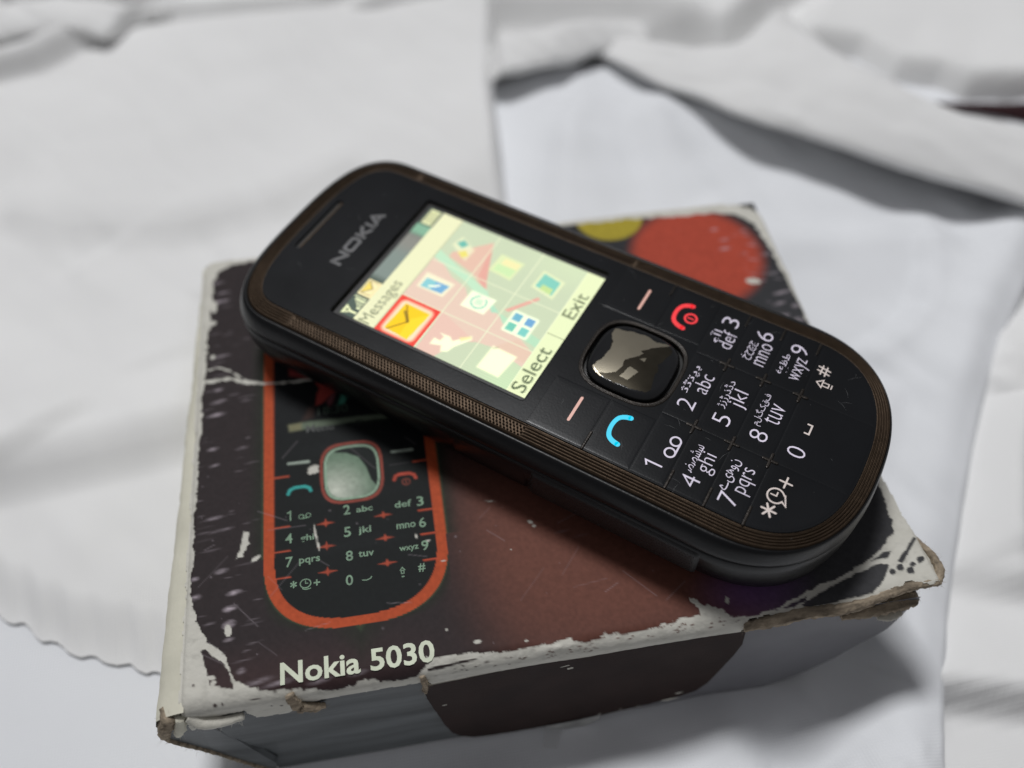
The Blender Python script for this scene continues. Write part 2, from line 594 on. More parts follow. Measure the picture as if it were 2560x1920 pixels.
# left cloth: large flat piece with a pinked lower edge and a straight right edge
xs = np.r_[np.linspace(-290, -130, 60)[:-1], np.linspace(-130, -55, 280)[:-1], np.linspace(-55, 1, 120)]
t_ = np.r_[np.linspace(0, 0.06, 40)[:-1], np.linspace(0.06, 1, 300)]
XX, T = np.meshgrid(xs, t_)
tri = np.abs(fr(xs / 5.4 + 0.3 * np.sin(xs / 9)) - 0.5) * 2
near = np.interp(xs, [-300, -150, -98, -89, -81, -72, -40, 1], [40, 8, -12, -18, -22, -26.5, -36, -40]) + (sstep(0, 1, tri) - 0.5) * 1.15 + 0.5 * np.sin(xs / 3.1) + 0.5 * fbm(xs / 2.2, xs * 0, 47, 3)
Y = near[None, :] + T * (173 - near[None, :])
re = np.interp(Y, [-60, 60, 87, 98, 115, 135, 160, 176], [8, 9, 10, 11, 12, 14.5, 19, 23])
X = XX + (re - 1) * sstep(-60, 1, XX)
Z = 3.4 + np.maximum(-1.6, 2.6 * fbm(X / 42, Y / 42, 41, 3)) + 1.0 * fbm(X / 17 + 0.4 * Y / 17, Y / 34, 44, 3)
Z += fold(X, Y, [(-120, 96), (-96, 84), (-70, 78), (-44, 82), (-20, 96)], 4.0, 8.0, 18)
Z += fold(X, Y, [(-122, 60), (-104, 46), (-92, 36), (-84, 24)][::-1], 3.5, 8.0, 14)
band = [(-300, -10), (-150, 8), (-103, 14.5), (-88, 15.5), (-70, 18), (-40, 22), (0, 25)]
Z += fold(X, Y, band, 7.0, 7.0, 36)
Z += fold(X, Y, [(-300, 120), (-140, 140), (-125, 148), (-113, 152), (-101, 161), (-92, 170), (-80, 178)], 9.0, 3.5, 9)
Z += fold(X, Y, [(-96, 72), (-88, 60), (-80, 48), (-76, 34)], 1.4, 7, 18)
Z += fold(X, Y, [(-60, 58), (-40, 64), (-25, 72), (-12, 88)], 1.2, 6, 16)
flat = sstep(14, -2, np.maximum(np.abs(X) - 54, np.abs(Y) - 44))
Z = Z * (1 - flat) + 1.9 * flat
dr = np.clip((re - X) / 3.4, 0, 1)
Z = 1.0 * (1 - dr) + dr * Z + 8.5 * np.sqrt(np.clip(1 - (1 - dr) ** 2, 0, 1)) * sstep(50, 95, Y) * np.exp(-np.maximum(re - X, 0) / 34) - 2.8 * (1 - np.sqrt(np.clip(1 - (1 - dr) ** 2, 0, 1)))
dn = sstep(-1.0, 11.0, Y - near[None, :])
Z = Z * dn + (1 - dn) * 1.25
Z = Z - 5.0 * sstep(165, 173, Y)
left = grid_obj('white_cloth', X, Y, Z, M['cloth'])
tag(left, 'large flat white cloth left of the phone, zigzag cut edge beside the box corner', 'cloth')

# bunched flap of cloth behind the box, upper right
RG = np.array([[34, 136, 36, 142, 5.0], [43.0, 129, 47, 136, 7.5], [48.4, 120.4, 55, 127.6, 10.0], [55.2, 109.5, 64, 117.8, 13.0], [62.5, 99.8, 74.5, 112.8, 16.0], [70.4, 86.5, 85, 114.7, 20.5], [79.8, 78.7, 92.5, 104.0, 21.0], [89.0, 71.6, 99, 92.7, 21.0], [102.9, 61.7, 110, 80.1, 20.0], [117.0, 53.7, 121, 71.6, 18.5], [135.9, 44.8, 140.5, 62.3, 17.0], [162.7, 31.5, 166.0, 47.8, 15.0], [195, 20, 197, 35, 13]], float)
def flap_loft(RG, mat, parent=None, name='cloth_fold', nr=150, K=60):
    RG = np.array(RG, float)
    tt = np.linspace(0, len(RG) - 1, nr)
    RI = np.zeros((nr, 5))
    for c in range(5):
        for i, t in enumerate(tt):
            k = min(int(t), len(RG) - 2)
            f = t - k
            p0, p1, p2, p3 = RG[max(k - 1, 0), c], RG[k, c], RG[k + 1, c], RG[min(k + 2, len(RG) - 1), c]
            if c >= 2:
                RI[i, c] = p1 + (p2 - p1) * f
                continue
            RI[i, c] = 0.5 * (2 * p1 + (p2 - p0) * f + (2 * p0 - 5 * p1 + 4 * p2 - p3) * f ** 2 + (3 * p1 - p0 - 3 * p2 + p3) * f ** 3)
    for _ in range(8):
        RI[1:-1, 2:] = (RI[:-2, 2:] + 2 * RI[1:-1, 2:] + RI[2:, 2:]) / 4
    pr = np.array([(1.7, -0.05), (1.3, 0.02), (0.75, 0.18), (0.35, 0.42), (0.08, 0.60), (0.0, 0.70), (0.06, 0.79), (0.38, 0.91), (0.85, 1.0), (1.1, 0.98), (1.5, 0.72), (2.0, 0.28), (2.5, -0.15)])
    q = np.linspace(0, len(pr) - 1, K)
    a = np.interp(q, range(len(pr)), pr[:, 0]); h = np.interp(q, range(len(pr)), pr[:, 1])
    for _ in range(8):
        a[1:-1] = (a[:-2] + 2 * a[1:-1] + a[2:]) / 4; h[1:-1] = (h[:-2] + 2 * h[1:-1] + h[2:]) / 4
    X = RI[:, :1] + a[None] * (RI[:, 2:3] - RI[:, :1])
    Y = RI[:, 1:2] + a[None] * (RI[:, 3:4] - RI[:, 1:2])
    Z = h[None] * RI[:, 4:5] + (1.0 * fbm(X / 18, Y / 18, 61) + 1.3 * fbm((X - Y) / 40, (X + Y) / 9, 63, 3)) * np.clip(h[None] * RI[:, 4:5] / 6, 0, 1)
    return grid_obj(name, X, Y, Z, mat, parent)
flap = flap_loft(RG, M['cloth'], None, 'white_cloth')
tag(flap, 'raised bunched fold of white cloth behind the box, casting a dark shadow below it', 'cloth')
flap_loft([[11.5, 121, 13, 133, 7], [15, 119.5, 15.5, 132, 13], [21.6, 120, 24, 132, 14], [29.5, 121.5, 32, 133, 14], [39.6, 126.5, 42, 136, 12], [49.9, 131, 52, 139, 9], [60.0, 136.5, 62, 143, 5]], M['cloth'], lower)
flap_loft([[90, -6, 91, 2, .5], [96, -2.5, 97, 7, 3.5], [101, -0.8, 102.5, 10, 6.5], [106, 0.2, 107.5, 12, 8], [114, 1.6, 116, 14, 8], [131, 3.8, 134, 15, 8], [170, 6, 172, 16, 7]], M['cloth'], lower)
flap_loft([[-230, 164, -229, 176, 13], [-160, 161, -159, 173, 13], [-135, 158.8, -134, 171, 13], [-122.5, 158, -121, 170, 13], [-111.5, 159.5, -110, 171, 13], [-99.9, 159, -98, 170, 13], [-93.6, 157.5, -90, 167, 11], [-86.5, 168.5, -83, 175, 8], [-71.7, 176.7, -69, 183, 4]], M['cloth'], lower)

# dark red fabric peeping out behind the fold
n = 40
V, F = [], []
for i in range(n + 1):
    t = i / n
    c = np.array([129, 95, 4.0]) * (1 - t) + np.array([215, 70, 5.0]) * t
    r = 0.8 + 3.0 * sstep(0, 0.4, t)
    for k in range(14):
        a = 2 * math.pi * k / 14
        rr = r * (1 + 0.18 * math.sin(3 * a + 9 * t) + 0.1 * math.sin(25 * t))
        V.append((c[0] + 0.28 * rr * math.cos(a), c[1] + rr * math.cos(a), c[2] + 0.75 * rr * math.sin(a)))
for i in range(n):
    for k in range(14):
        F.append((i * 14 + k, i * 14 + (k + 1) % 14, (i + 1) * 14 + (k + 1) % 14, (i + 1) * 14 + k))
o = mobj('fabric_roll', V, F, M['maroon'], None, True)
tag(o, 'dark maroon cloth peeping out behind the bunched white fold', 'cloth')
# olive strip in the far left corner
P0, P1 = np.array([-140, 193.0]), np.array([-119, 176.0])
V, F = [], []
for i in range(13):
    t = i / 12
    c = P0 * (1 - t) + P1 * t
    nn = np.array([0.63, 0.77])
    for s in (-1, -0.33, 0.33, 1):
        V.append((c[0] + nn[0] * 3.6 * s, c[1] + nn[1] * 3.6 * s, 15.2 + 0.8 * math.sin(4 * t) - 0.9 * s * s))
for i in range(12):
    for k in range(3):
        F.append((i * 4 + k, i * 4 + k + 1, i * 4 + k + 5, i * 4 + k + 4))
o = mobj('strip', V, F, M['olive'], None, True)
tag(o, 'short olive grey strip on the white cloth at the far left', 'strip')

# ================================================================== the carton box
ZT = 30.0
box = empty('carton_box', (0, 0, 0), 0, 'battered phone carton with torn white edges and black and maroon print, under the phone', 'box')

def zt(x, y):
    x = np.asarray(x, float); y = np.asarray(y, float)
    d, s = line_side(x, y, [(24, -44.5), (34, -41.5), (46, -38), (54, -33.5), (60, -28)])
    z = ZT + 0.08 * fbm(x / 26, y / 26, 71, 2)
    return z + np.where(d < 0, 0.9 * np.clip(-d / 7, 0, 1.6) ** 1.4, 0.0) * sstep(28, 44, x)

DX = 0.2
gx = np.arange(-56.0, 58.2, DX)
gs = np.arange(43.2, -50.0, -DX)
X, S = np.meshgrid(gx, gs)
print_poly = [(-53.6, 36), (-52.6, 39.2), (-50, 40.9), (-30, 41.3), (14, 41.0), (32.9, 40.2), (46, 39.6), (50.5, 38.4), (53.0, 35.4), (54.2, 26), (54.6, 17), (55.1, 6.8), (55.3, -10), (55.0, -20), (54.4, -28), (53.8, -33.3),
              (50, -36.0), (46, -37.9), (40, -39.8), (35.7, -41.1), (32, -42.1), (28.5, -42.6), (25.4, -42.9), (24.2, -42.6), (23.2, -41.2), (21.5, -40.4), (20.2, -41.6), (18.2, -42.1), (14, -42.3), (10.3, -42.5), (6, -42.5), (1.1, -42.5), (-4, -42.3), (-9.8, -42.4), (-15, -41.7),
              (-20.6, -41.4), (-20.9, -43.0), (-22.4, -43.8), (-25.2, -44.2), (-27.5, -43.9), (-28.6, -42.8), (-30, -43.6), (-32.5, -44.0), (-35.5, -43.9), (-38.5, -43.4), (-41, -42.5), (-44, -42.4), (-46.6, -41.8), (-47.7, -40.7), (-48.6, -38.4), (-49.5, -36.6), (-51.6, -34.6), (-53.2, -32), (-54.5, -28.3), (-54.9, -14), (-54.6, -1.8), (-54.3, 12.9), (-53.9, 23.7), (-53.6, 32)]
sd = poly_sd(X, S, print_poly)
fine = fbm(X / 0.9, S / 0.7, 5, 3)
coarse = fbm(X / 3.2, S / 2.6, 6, 3)
sd = sd + 0.40 * fine + (0.35 + 0.30 * sstep(-38, -41, S)) * coarse
ink = sstep(-0.06, 0.10, sd)                       # 1 where the print is left
def island(poly, r=0.3):
    global ink
    d = poly_sd(X, S, poly) + r * fine
    ink = np.maximum(ink, sstep(-0.05, 0.12, d))
def chip(poly, r=0.3):
    global ink
    d = poly_sd(X, S, poly) + r * fine
    ink = np.minimum(ink, 1 - sstep(-0.05, 0.12, d))
def chip_line(line, w, r=0.3):
    global ink
    d = w - poly_sd(X, S, line, False) + r * fine
    ink = np.minimum(ink, 1 - sstep(-0.05, 0.15, d))
def dot(x, y, rx, ry, a=0.0, r=0.25, keep=False, strength=1.0):
    global ink
    ca, sa = math.cos(a), math.sin(a)
    u = ((X - x) * ca + (S - y) * sa) / rx
    v = (-(X - x) * sa + (S - y) * ca) / ry
    d = (1 - np.hypot(u, v)) * min(rx, ry) + r * fine * min(1, min(rx, ry) * 1.5)
    mk = sstep(-0.05, 0.12, d) * strength
    ink = np.maximum(ink, mk) if keep else np.minimum(ink, 1 - mk)
# dark scraps left on the bent front right corner
island([(35.4, -42.4), (37.4, -41.5), (40.6, -40.4), (44.5, -39.2), (49.4, -37.9), (50.6, -38.5), (48.6, -40.9), (46.4, -42.5), (41.0, -42.9), (36.6, -43.0)], 0.22)
island([(30.6, -42.7), (33.0, -42.3), (36.6, -41.2), (36.3, -42.0), (34.2, -42.5)], 0.2)
island([(48.2, -37.4), (50.6, -36.3), (52.0, -36.3), (50.9, -37.4)], 0.2)
island([(56.2, -34.6), (54.1, -36.5), (52.0, -38.1), (52.6, -38.6), (54.8, -36.6), (56.6, -35.0)], 0.2)
for x, y, r in ((55.5, -38.5, .55), (54.0, -39.1, .35), (53.3, -40.0, .55), (52.0, -39.3, .5), (50.6, -39.7, .4)):
    dot(x, y, r * 1.3, r, 0.6, 0.3, True)
# front left corner
island([(-52.8, -35.5), (-52.2, -35.2), (-51.2, -36.6), (-49.4, -37.8), (-48.1, -40.9), (-48.1, -41.7), (-51.4, -40.6), (-52.3, -37.3)], 0.25)
dot(-51.3, -39.6, 0.7, 0.35, -0.2, 0.4)
dot(-50.8, -43.6, .28, .4, 0, .1, True); dot(-49.8, -43.6, .22, .3, 0, .1, True); dot(-53.7, -40.3, .2, .18, 0, .1, True)
dot(-43.4, -45.9, .2, .25, 0, .1, True); dot(-42.1, -46.4, .2, .28, 0, .1, True); dot(-45.2, -43.6, 0.9, 0.16, 0.05, .1, True)
# specks of print left in the white front edge
rng = np.random.default_rng(4)
for i in range(70):
    x = rng.uniform(-20, 26)
    dot(x, -43.2 - 1.4 * rng.random() + (0.9 if x > 5 else 0), rng.uniform(.1, .5), rng.uniform(.06, .16), rng.uniform(-.3, .5), .12, True)
island([(-20.8, -43.1), (-19.8, -42.9), (-15.2, -42.75), (-12.8, -42.6), (-14, -43.0), (-18.5, -43.4), (-20.6, -43.5)], 0.15)
# spike of lost print on the front edge
chip([(19.0, -38.6), (20.3, -39.3), (21.0, -40.2), (22.3, -40.8), (24.6, -42.4), (20, -42.5), (20.1, -40.6), (19.2, -39.4)], 0.25)
chip([(24.5, -39.2), (25.0, -39.8), (24.7, -40.8), (24.2, -40.2)], 0.2)
# cracks and chips
chip_line([(-55, 13.2), (-52.9, 13.0), (-50.1, 13.4), (-47.5, 12.2), (-45.5, 11.5)], 0.38, 0.35)
chip_line([(-53.6, 15.6), (-52.0, 16.0), (-50.0, 15.0), (-48.0, 13.2), (-46.8, 12.2), (-44, 11.2), (-41, 10.8), (-38.5, 10.7), (-33.9, 10.7), (-20, 10.2)], 0.20, 0.28)
chip([(-47.0, -17.0), (-46.2, -17.4), (-46.0, -19.4), (-46.6, -20.0), (-47.2, -21.6), (-48.2, -21.8), (-47.6, -20.0), (-47.3, -18.6)], 0.35)
dot(-45.1, -22.1, 0.9, 0.35, 0.5); dot(-35.9, -7.7, 1.0, 0.85, 0.2, 0.5)
chip_line([(-36.1, -17.0), (-35.9, -19.2), (-35.6, -21.0), (-35.35, -22.4)], 0.12, 0.22)
dot(-35.5, -21.3, .25, .8, 0.2, .2)
for x, y, a, b_, an in ((-7.9, -18.0, .8, .13, -.2), (-2.3, -22.6, .55, .3, -.6), (-1.8, -23.4, .3, .25, 0), (-6, -26.8, .12, .12, 0), (-20.3, -22.2, .22, .4, .2), (-18.6, -23.3, .5, .2, .2), (-16.6, -27.0, .42, .17, .1),
                        (-17.3, -37.9, .28, .2, 0), (-13.1, -40.4, .62, .28, 0.05), (-6.0, -41.4, .3, .2, 0), (-49.0, -33.0, .5, .9, .1), (48.2, 20.6, 1.5, .8, -.35), (-50.9, -40.4, .5, .3, .2), (-53.0, 18.5, .5, .6, 0), (-53.2, 30.5, .6, 1.6, 0), (-53.4, 26.4, .9, .6, .2)):
    dot(x, y, a, b_, an)
# soft horizontal rub marks (partly worn ink)
rub = np.zeros_like(X)
for x, y, l, w, st in [(-52.8, 36.3, 1.6, .35, .5), (-52.0, 31.5, 1.8, .5, .7), (-51.5, 33.6, 1.4, .4, .5), (-51.6, 18.4, 2.0, .4, .5), (-52.0, 11.0, 1.4, .4, .5), (-51.7, 8.5, 1.6, .45, .6), (-52.0, 5.8, 1.8, .45, .6), (-52.3, -1.1, 1.1, .4, .6), (-47.5, -1.6, 1.3, .35, .4), (-52.0, -4.3, 1.0, .3, .5), (-51.7, -14.1, 1.5, .4, .5), (-50.6, -16.4, 2.2, .3, .4), (-48.3, -27.2, 1.3, .45, .7), (-48.8, -29.6, 1.2, .55, .8), (-48.9, -32.1, 1.1, .7, .9), (-48.9, -34.4, .9, .35, .6), (-50.3, -23.4, 1.2, .5, .5), (-54.3, -24.1, .8, .4, .6), (-54.0, -27.1, 1.0, .5, .6),
                      (-44.5, -41.2, 2.5, .5, .35), (-42, -41.9, 2.6, .45, .4), (-47.0, -39.3, .8, .5, .5), (-36, -42.4, 2, .5, .3), (-30.5, -42.2, 1.6, .4, .3),
                      (44.6, 35.0, 1.0, .5, .45), (45.8, 32.0, 1.2, .5, .45), (45.2, 29.6, 1.5, .5, .5), (50.3, 33.8, .9, .4, .35), (53, 27, 1.5, .5, .35), (52.5, 22, 1.6, .5, .4), (52.6, 17, 2.0, .5, .6), (51.2, 14.5, 1.5, .5, .45), (51, 11.5, 1.4, .6, .5), (53.3, 10, 1.2, .8, .7), (54, 13.5, .9, .7, .5), (52.4, 7.6, 1.2, .7, .6), (5.0, -26.2, 1.6, .3, .10), (2.5, -25.0, 1.4, .3, .12)]:
    u = (X - x) / l; v = (S - y - 0.12 * (X - x)) / w
    rub = np.maximum(rub, st * np.clip(1.15 - np.hypot(u, v), 0, 1) * np.clip(0.75 + 0.9 * fbm(X / 1.1, S / 0.35, 12, 3), 0, 1.3))
for i in range(60):
    x = rng.uniform(-54.5, -44.5); y = rng.uniform(-40, 38)
    u = (X - x) / rng.uniform(.5, 2.2); v = (S - y - 0.1 * (X - x)) / rng.uniform(.1, .28)
    rub = np.maximum(rub, rng.uniform(.05, .28) * np.clip(1 - np.hypot(u, v), 0, 1))
for i in range(46):
    x = rng.uniform(47, 55); y = rng.uniform(-8, 34)
    u = (X - x) / rng.uniform(.6, 1.8); v = (S - y + 0.3 * (X - x)) / rng.uniform(.15, .45)
    rub = np.maximum(rub, rng.uniform(.06, .4) * np.clip(1 - np.hypot(u, v), 0, 1))
# hairline scratches
for i in range(46):
    x, y = rng.uniform(-54, 40), rng.uniform(-41, 5)
    a = rng.uniform(-0.9, 0.9); l = rng.uniform(1, 7)
    d = poly_sd(X, S, [(x, y), (x + l * math.cos(a), y + l * math.sin(a))], False)
    rub = np.maximum(rub, rng.uniform(.06, .22) * np.clip(1 - d / 0.14, 0, 1))
for i in range(90):
    x, y = rng.uniform(-54, 54), rng.uniform(-42, 40)
    rub = np.maximum(rub, rng.uniform(.08, .3) * np.clip(1.2 - np.hypot(X - x, S - y) / rng.uniform(.1, .24), 0, 1))
rub = np.clip(rub, 0, 0.95)

# ---- the picture printed on the lid
C = np.zeros(X.shape + (3,))
def put(mask, col):
    c = np.array(lin(col))
    C[:] = C * (1 - mask[..., None]) + c * mask[..., None]
put(np.ones_like(X), (47, 40, 41))
put(sstep(34, 10, np.hypot((X - 10) / 1.25, (S + 25) / 1.0)) * sstep(-25, -11, X + 0.15 * S), (108, 68, 57))
put(sstep(15, 52, X + 0.45 * S) * sstep(-30, 5, S), (54, 57, 59))
put(sstep(27, 40, X - 0.2 * (S + 40)), (62, 62, 64))
put(sstep(7, 0, np.hypot((X - 29) / 1.6, (S + 38.5))) * 0.55, (120, 88, 150))  # purple glow of leaked light, put into the print colour
put(sstep(-10, -40, X) * sstep(-34, -41, S) * 0.5, (70, 50, 50))
put(sstep(0, 26, S) * sstep(-46, -16, X) * 0.7, (46, 47, 50))
# soft coloured discs, upper right
d = np.hypot((X - 39.3) / 12.6, (S - 28.5) / 12.6)
put(sstep(1.14, 0.86, d), (172, 72, 54))
d = np.hypot((X - 24.6) / 6.9, (S - 42.2) / 6.9)
put(sstep(1.05, 0.96, d), (168, 152, 52))
# printed handset
PX = -29.75
def hs(hw, yb_, yc, n):
    k = np.clip((yc - S) / (yc - yb_), 0, 1)
    w = hw * (1 - k ** n) ** (1 / n)
    yy = np.where(np.abs(X - PX) < hw, yc - (yc - yb_) * (1 - np.clip(np.abs(X - PX) / hw, 0, 1) ** n) ** (1 / n), 1e3)
    return np.where(S > yc, hw - np.abs(X - PX), np.minimum(np.maximum(w - np.abs(X - PX), -9), 99) * 0.5 + np.clip(S - yy, -9, 9) * 0.35)
up = sstep(36, 33, S)
dO = hs(14.15, -35.2, -22.5, 2.6)
dI = hs(12.5, -33.7, -22.5, 2.6)
put(sstep(-3.0, 0.1, dO + 0.2 * coarse) * up * 0.85, (38, 42, 34))
put(sstep(-0.55, -0.15, dO) * up * 0.7, (58, 72, 52))
put(sstep(-0.12, 0.12, dO) * up, (180, 78, 44))
put(sstep(-0.10, 0.12, dI) * up, (24, 26, 28))
put(sstep(0, 0.5, dI) * up * sstep(8, -8, S) * 0.5, (22, 26, 24))
def pp(poly, col, soft=0.15, a=1.0):
    put(sstep(-soft, soft, poly_sd(X, S, poly)) * a, col)
pp([(-39.6, 14.1), (-38.3, 13.9), (-34.6, 10.7), (-36.2, 10.9), (-39.5, 12.1)], (150, 62, 60), .3)
pp([(-35.1, 10.0), (-34.3, 8.6), (-34.8, 7.4), (-35.1, 5.0), (-34.1, 5.3), (-31.3, 7.9), (-32.5, 8.7), (-33.4, 10.2)], (160, 62, 56), .25)
pp([(-31.3, 7.9), (-32.2, 7.0), (-33.2, 5.6), (-32.8, 4.4), (-32.2, 5.1)], (110, 60, 66), .25)
pp([(-30.5, 7.0), (-29.5, 6.9), (-30.1, 4.8), (-31.3, 4.5)], (70, 140, 120), .3)
pp([(-36.4, 4.6), (-35.3, 5.0), (-35.6, 2.6), (-37.4, 2.2)], (70, 50, 44), .6, .7)
pp([(-39.8, 1.7), (-36.4, 1.9), (-23.7, 1.5), (-22.2, 0.4), (-29.4, 0.7), (-35.9, 0.5), (-39.6, 0.4)], (106, 118, 100), .35, .9)
pp([(-39.8, 1.7), (-37.6, 1.85), (-37.6, 0.5), (-39.6, 0.4)], (138, 128, 92), .35, .6)
# printed navigation key
def sq(cx, cy, hx, hy, n=3.4):
    return (1 - (np.abs((X - cx) / hx) ** n + np.abs((S - cy) / hy) ** n) ** (1 / n)) * min(hx, hy)
k = sq(-29.65, -9.0, 5.15, 5.75)
put(sstep(-0.08, 0.08, k) * sstep(0.75, 0.45, k), (146, 72, 60))
put(sstep(0.35, 0.55, k), (26, 28, 28))
k = sq(-29.65, -9.05, 4.55, 5.1)
put(sstep(-0.06, 0.12, k), (150, 176, 152))
k2 = sq(-29.6, -9.05, 4.15, 4.7)
put(sstep(-0.08, 0.10, k2), (30, 34, 33))
sw = poly_sd(X, S, [(-34.2, -4.6), (-32.6, -4.9), (-30.4, -5.3), (-28.4, -6.4), (-27.3, -8.4), (-26.6, -11.0), (-25.6, -12.4), (-26.2, -13.6), (-28, -14.4), (-34.4, -14.4)])
g = np.clip(np.hypot((X + 32.4) / 6.5, (S + 12.2) / 6.5), 0, 1)
body = sstep(-0.12, 0.12, sw) * sstep(-0.05, 0.12, k2)
put(body, (112, 134, 114))
put(body * (1 - g) ** 1.3 * 0.9, (212, 216, 202))
# soft key bars, call and end marks
def seg(a, b_, w, col, al=1.0, soft=0.10):
    put(sstep(-soft, soft, w - poly_sd(X, S, [a, b_], False)) * al, col)
seg((-39.9, -5.9), (-36.6, -6.0), .24, (160, 172, 160)); seg((-22.8, -6.3), (-19.5, -6.4), .24, (160, 172, 160))
def pl(line, w, col, soft=0.1, a=1.0):
    put(sstep(-soft, soft, w - poly_sd(X, S, line, False)) * a, col)
pl([(-40.0, -11.6), (-39.7, -10.9), (-38.9, -10.55), (-37.4, -10.55), (-36.6, -10.95), (-36.4, -11.5)], .27, (62, 166, 160))
pl([(-22.9, -11.7), (-22.6, -11.0), (-21.9, -10.75), (-20.3, -10.85), (-19.6, -11.2), (-19.4, -11.8)], .27, (176, 74, 58))
pl(arc(-21.0, -12.3, .62, .55, 0, 360, 16), .13, (128, 66, 54), a=.8); seg((-21.0, -12.1), (-21.0, -12.5), .1, (128, 66, 54))
# orange ticks and crosses between the printed keys
for y in (-8.3, -17.4, -21.6, -26.0):
    seg((-42.2, y), (-39.9, y + 0.02), .13, (190, 84, 58), .9); seg((-19.5, y - .45), (-17.4, y - .45), .13, (200, 84, 56), .9)
for x in (-34.2, -25.1):
    for y in (-17.75, -21.75, -26.0):
        pp([(x - 1.45, y - .02), (x - .25, y + .2), (x, y + .75), (x + .22, y + .2), (x + 1.45, y + .02), (x + .25, y - .22), (x, y - .6), (x - .25, y - .22)], (176, 78, 56), .12, .95)
for i in range(3):
    put(np.exp(-(S - (-4 - 9 * i)) ** 2 / 1.0) * sstep(-43, -30, X) * sstep(-16, -30, X) * 0.06, (70, 74, 78))

paper = np.stack([0.60 + 0.05 * fbm(X / 2, S / 2, 31), 0.585 + 0.05 * fbm(X / 2, S / 2, 31), 0.525 + 0.05 * fbm(X / 2, S / 2, 31)], -1)
dirt = np.clip(fbm(X / 1.3, S / 0.8, 33, 4) - 0.15, 0, 1)
paper *= (1 - 0.32 * dirt)[..., None]
rubc = np.array(lin((196, 184, 192)))
keepink = ink * (1 - rub)
ink_col = C * (1 + 0.16 * fbm(X / 0.5, S / 0.5, 77, 2))[..., None]
rgb = ink_col * ink[..., None] + paper * (1 - ink[..., None])
rgb = rgb * (1 - (rub * ink)[..., None]) + rubc * (rub * ink)[..., None]
alpha = np.clip(1 - keepink, 0, 1)
# shape: flat lid, rolled over the front edge, worn border rounded down on the other three sides
R = 2.6
over = np.maximum(-(S + 41.3), 0)
ang = np.clip(over / R, 0, math.pi / 2)
Yw = np.where(over > 0, -41.3 - R * np.sin(ang) - 0.06 * np.maximum(over - R * math.pi / 2, 0), S)
Zw = zt(X, np.maximum(S, -44)) - R * (1 - np.cos(ang)) - np.maximum(over - R * math.pi / 2, 0)
Zw += (ink - 1) * (0.07 + 0.05 * fbm(X / 1.2, S / 1.2, 51)) + 0.10 * (1 - ink) * fbm(X / 3, S / 3, 52)
bump_ = np.exp(-((X + 1.5) / 2.6) ** 2) * np.exp(-((S + 43.3) / 1.3) ** 2)
Zw += 0.7 * bump_ * (1 + 0.4 * fine)
hx, hy = 55.6, 42.7
ex = np.minimum(np.minimum(hx + 0.0 * S - np.abs(X + 0.0), hy - S), 99)
ex = np.where(X > 30, np.minimum(ex, hx + 1.5 * sstep(-30, -40, S) - X), ex)
ex = ex + np.where((X > 30) & (S < -20), 1.5, 0)
Zw -= 0.9 * np.clip(1 - ex / 1.1, 0, 1) ** 2
# ragged outline
rag = 0.35 * fbm(X / 1.1, S / 1.1, 91, 3) + 0.3 * fbm(X / 5, S / 5, 92, 2)
cornerTR = poly_sd(X, S, [(-56, -60), (-55.9, 38.0), (-54.8, 41.4), (-52.8, 42.9), (20, 42.4), (48, 42.0), (51.5, 41.2), (54.0, 39.4), (55.6, 36.2), (55.9, 0), (55.9, -30), (56.8, -33), (57.7, -37), (57.9, -40), (57.3, -42.2), (55.6, -43.0), (52.5, -42.0), (48, -42.6), (45.5, -43.4), (40, -43.8), (34, -43.5), (27.4, -43.4), (26.4, -44.5), (26.2, -48.8), (10, -48.8), (-8, -48.9), (-20.2, -48.6), (-21.0, -46.2), (-25, -46.2), (-30, -46.4), (-35.6, -46.6), (-38.5, -47.6), (-41.5, -49.6), (-46.5, -49.4), (-47.4, -46.4), (-50, -46.6), (-53, -46.8), (-55.2, -45.6)])
keep = (cornerTR + rag) > 0
lid = grid_obj('lid', X, Yw, Zw, M['print'], box, keep, np.concatenate([rgb, alpha[..., None]], -1))
lid['label'] = 'printed lid showing a black handset with an orange rim, worn white along its edges'

# left wall: cream side swelling out below the lid
ysl = np.linspace(41.6, -43.6, 160)
a_ = 0.9 + 3.9 * ((42 - ysl) / 85) ** 1.0 + 0.25 * fbm(ysl / 7, ysl * 0, 101)
prof = [(55.2, 29.35, 0), (55.55, 29.0, .22), (55.7, 28.4, .55), (55.7, 27.2, .85), (55.7, 25.0, 1.0), (55.7, 21, .98), (55.5, 14, .8), (54.5, 6, .5), (53.5, 1.4, .2)]
X = np.array([[-(p[0] + p[2] * a) for p in prof] for a in a_])
X += 0.12 * fbm(np.repeat(ysl[:, None] / 1.5, len(prof), 1), np.arange(len(prof))[None, :] * 0.7 + 0 * X, 105)
Y = np.repeat(ysl[:, None], len(prof), 1)
Z = np.array([[p[1] for p in prof]] * len(ysl)) - 0.35
grid_obj('side_wall', X[::-1], Y[::-1], Z[::-1], M['cream'], box)
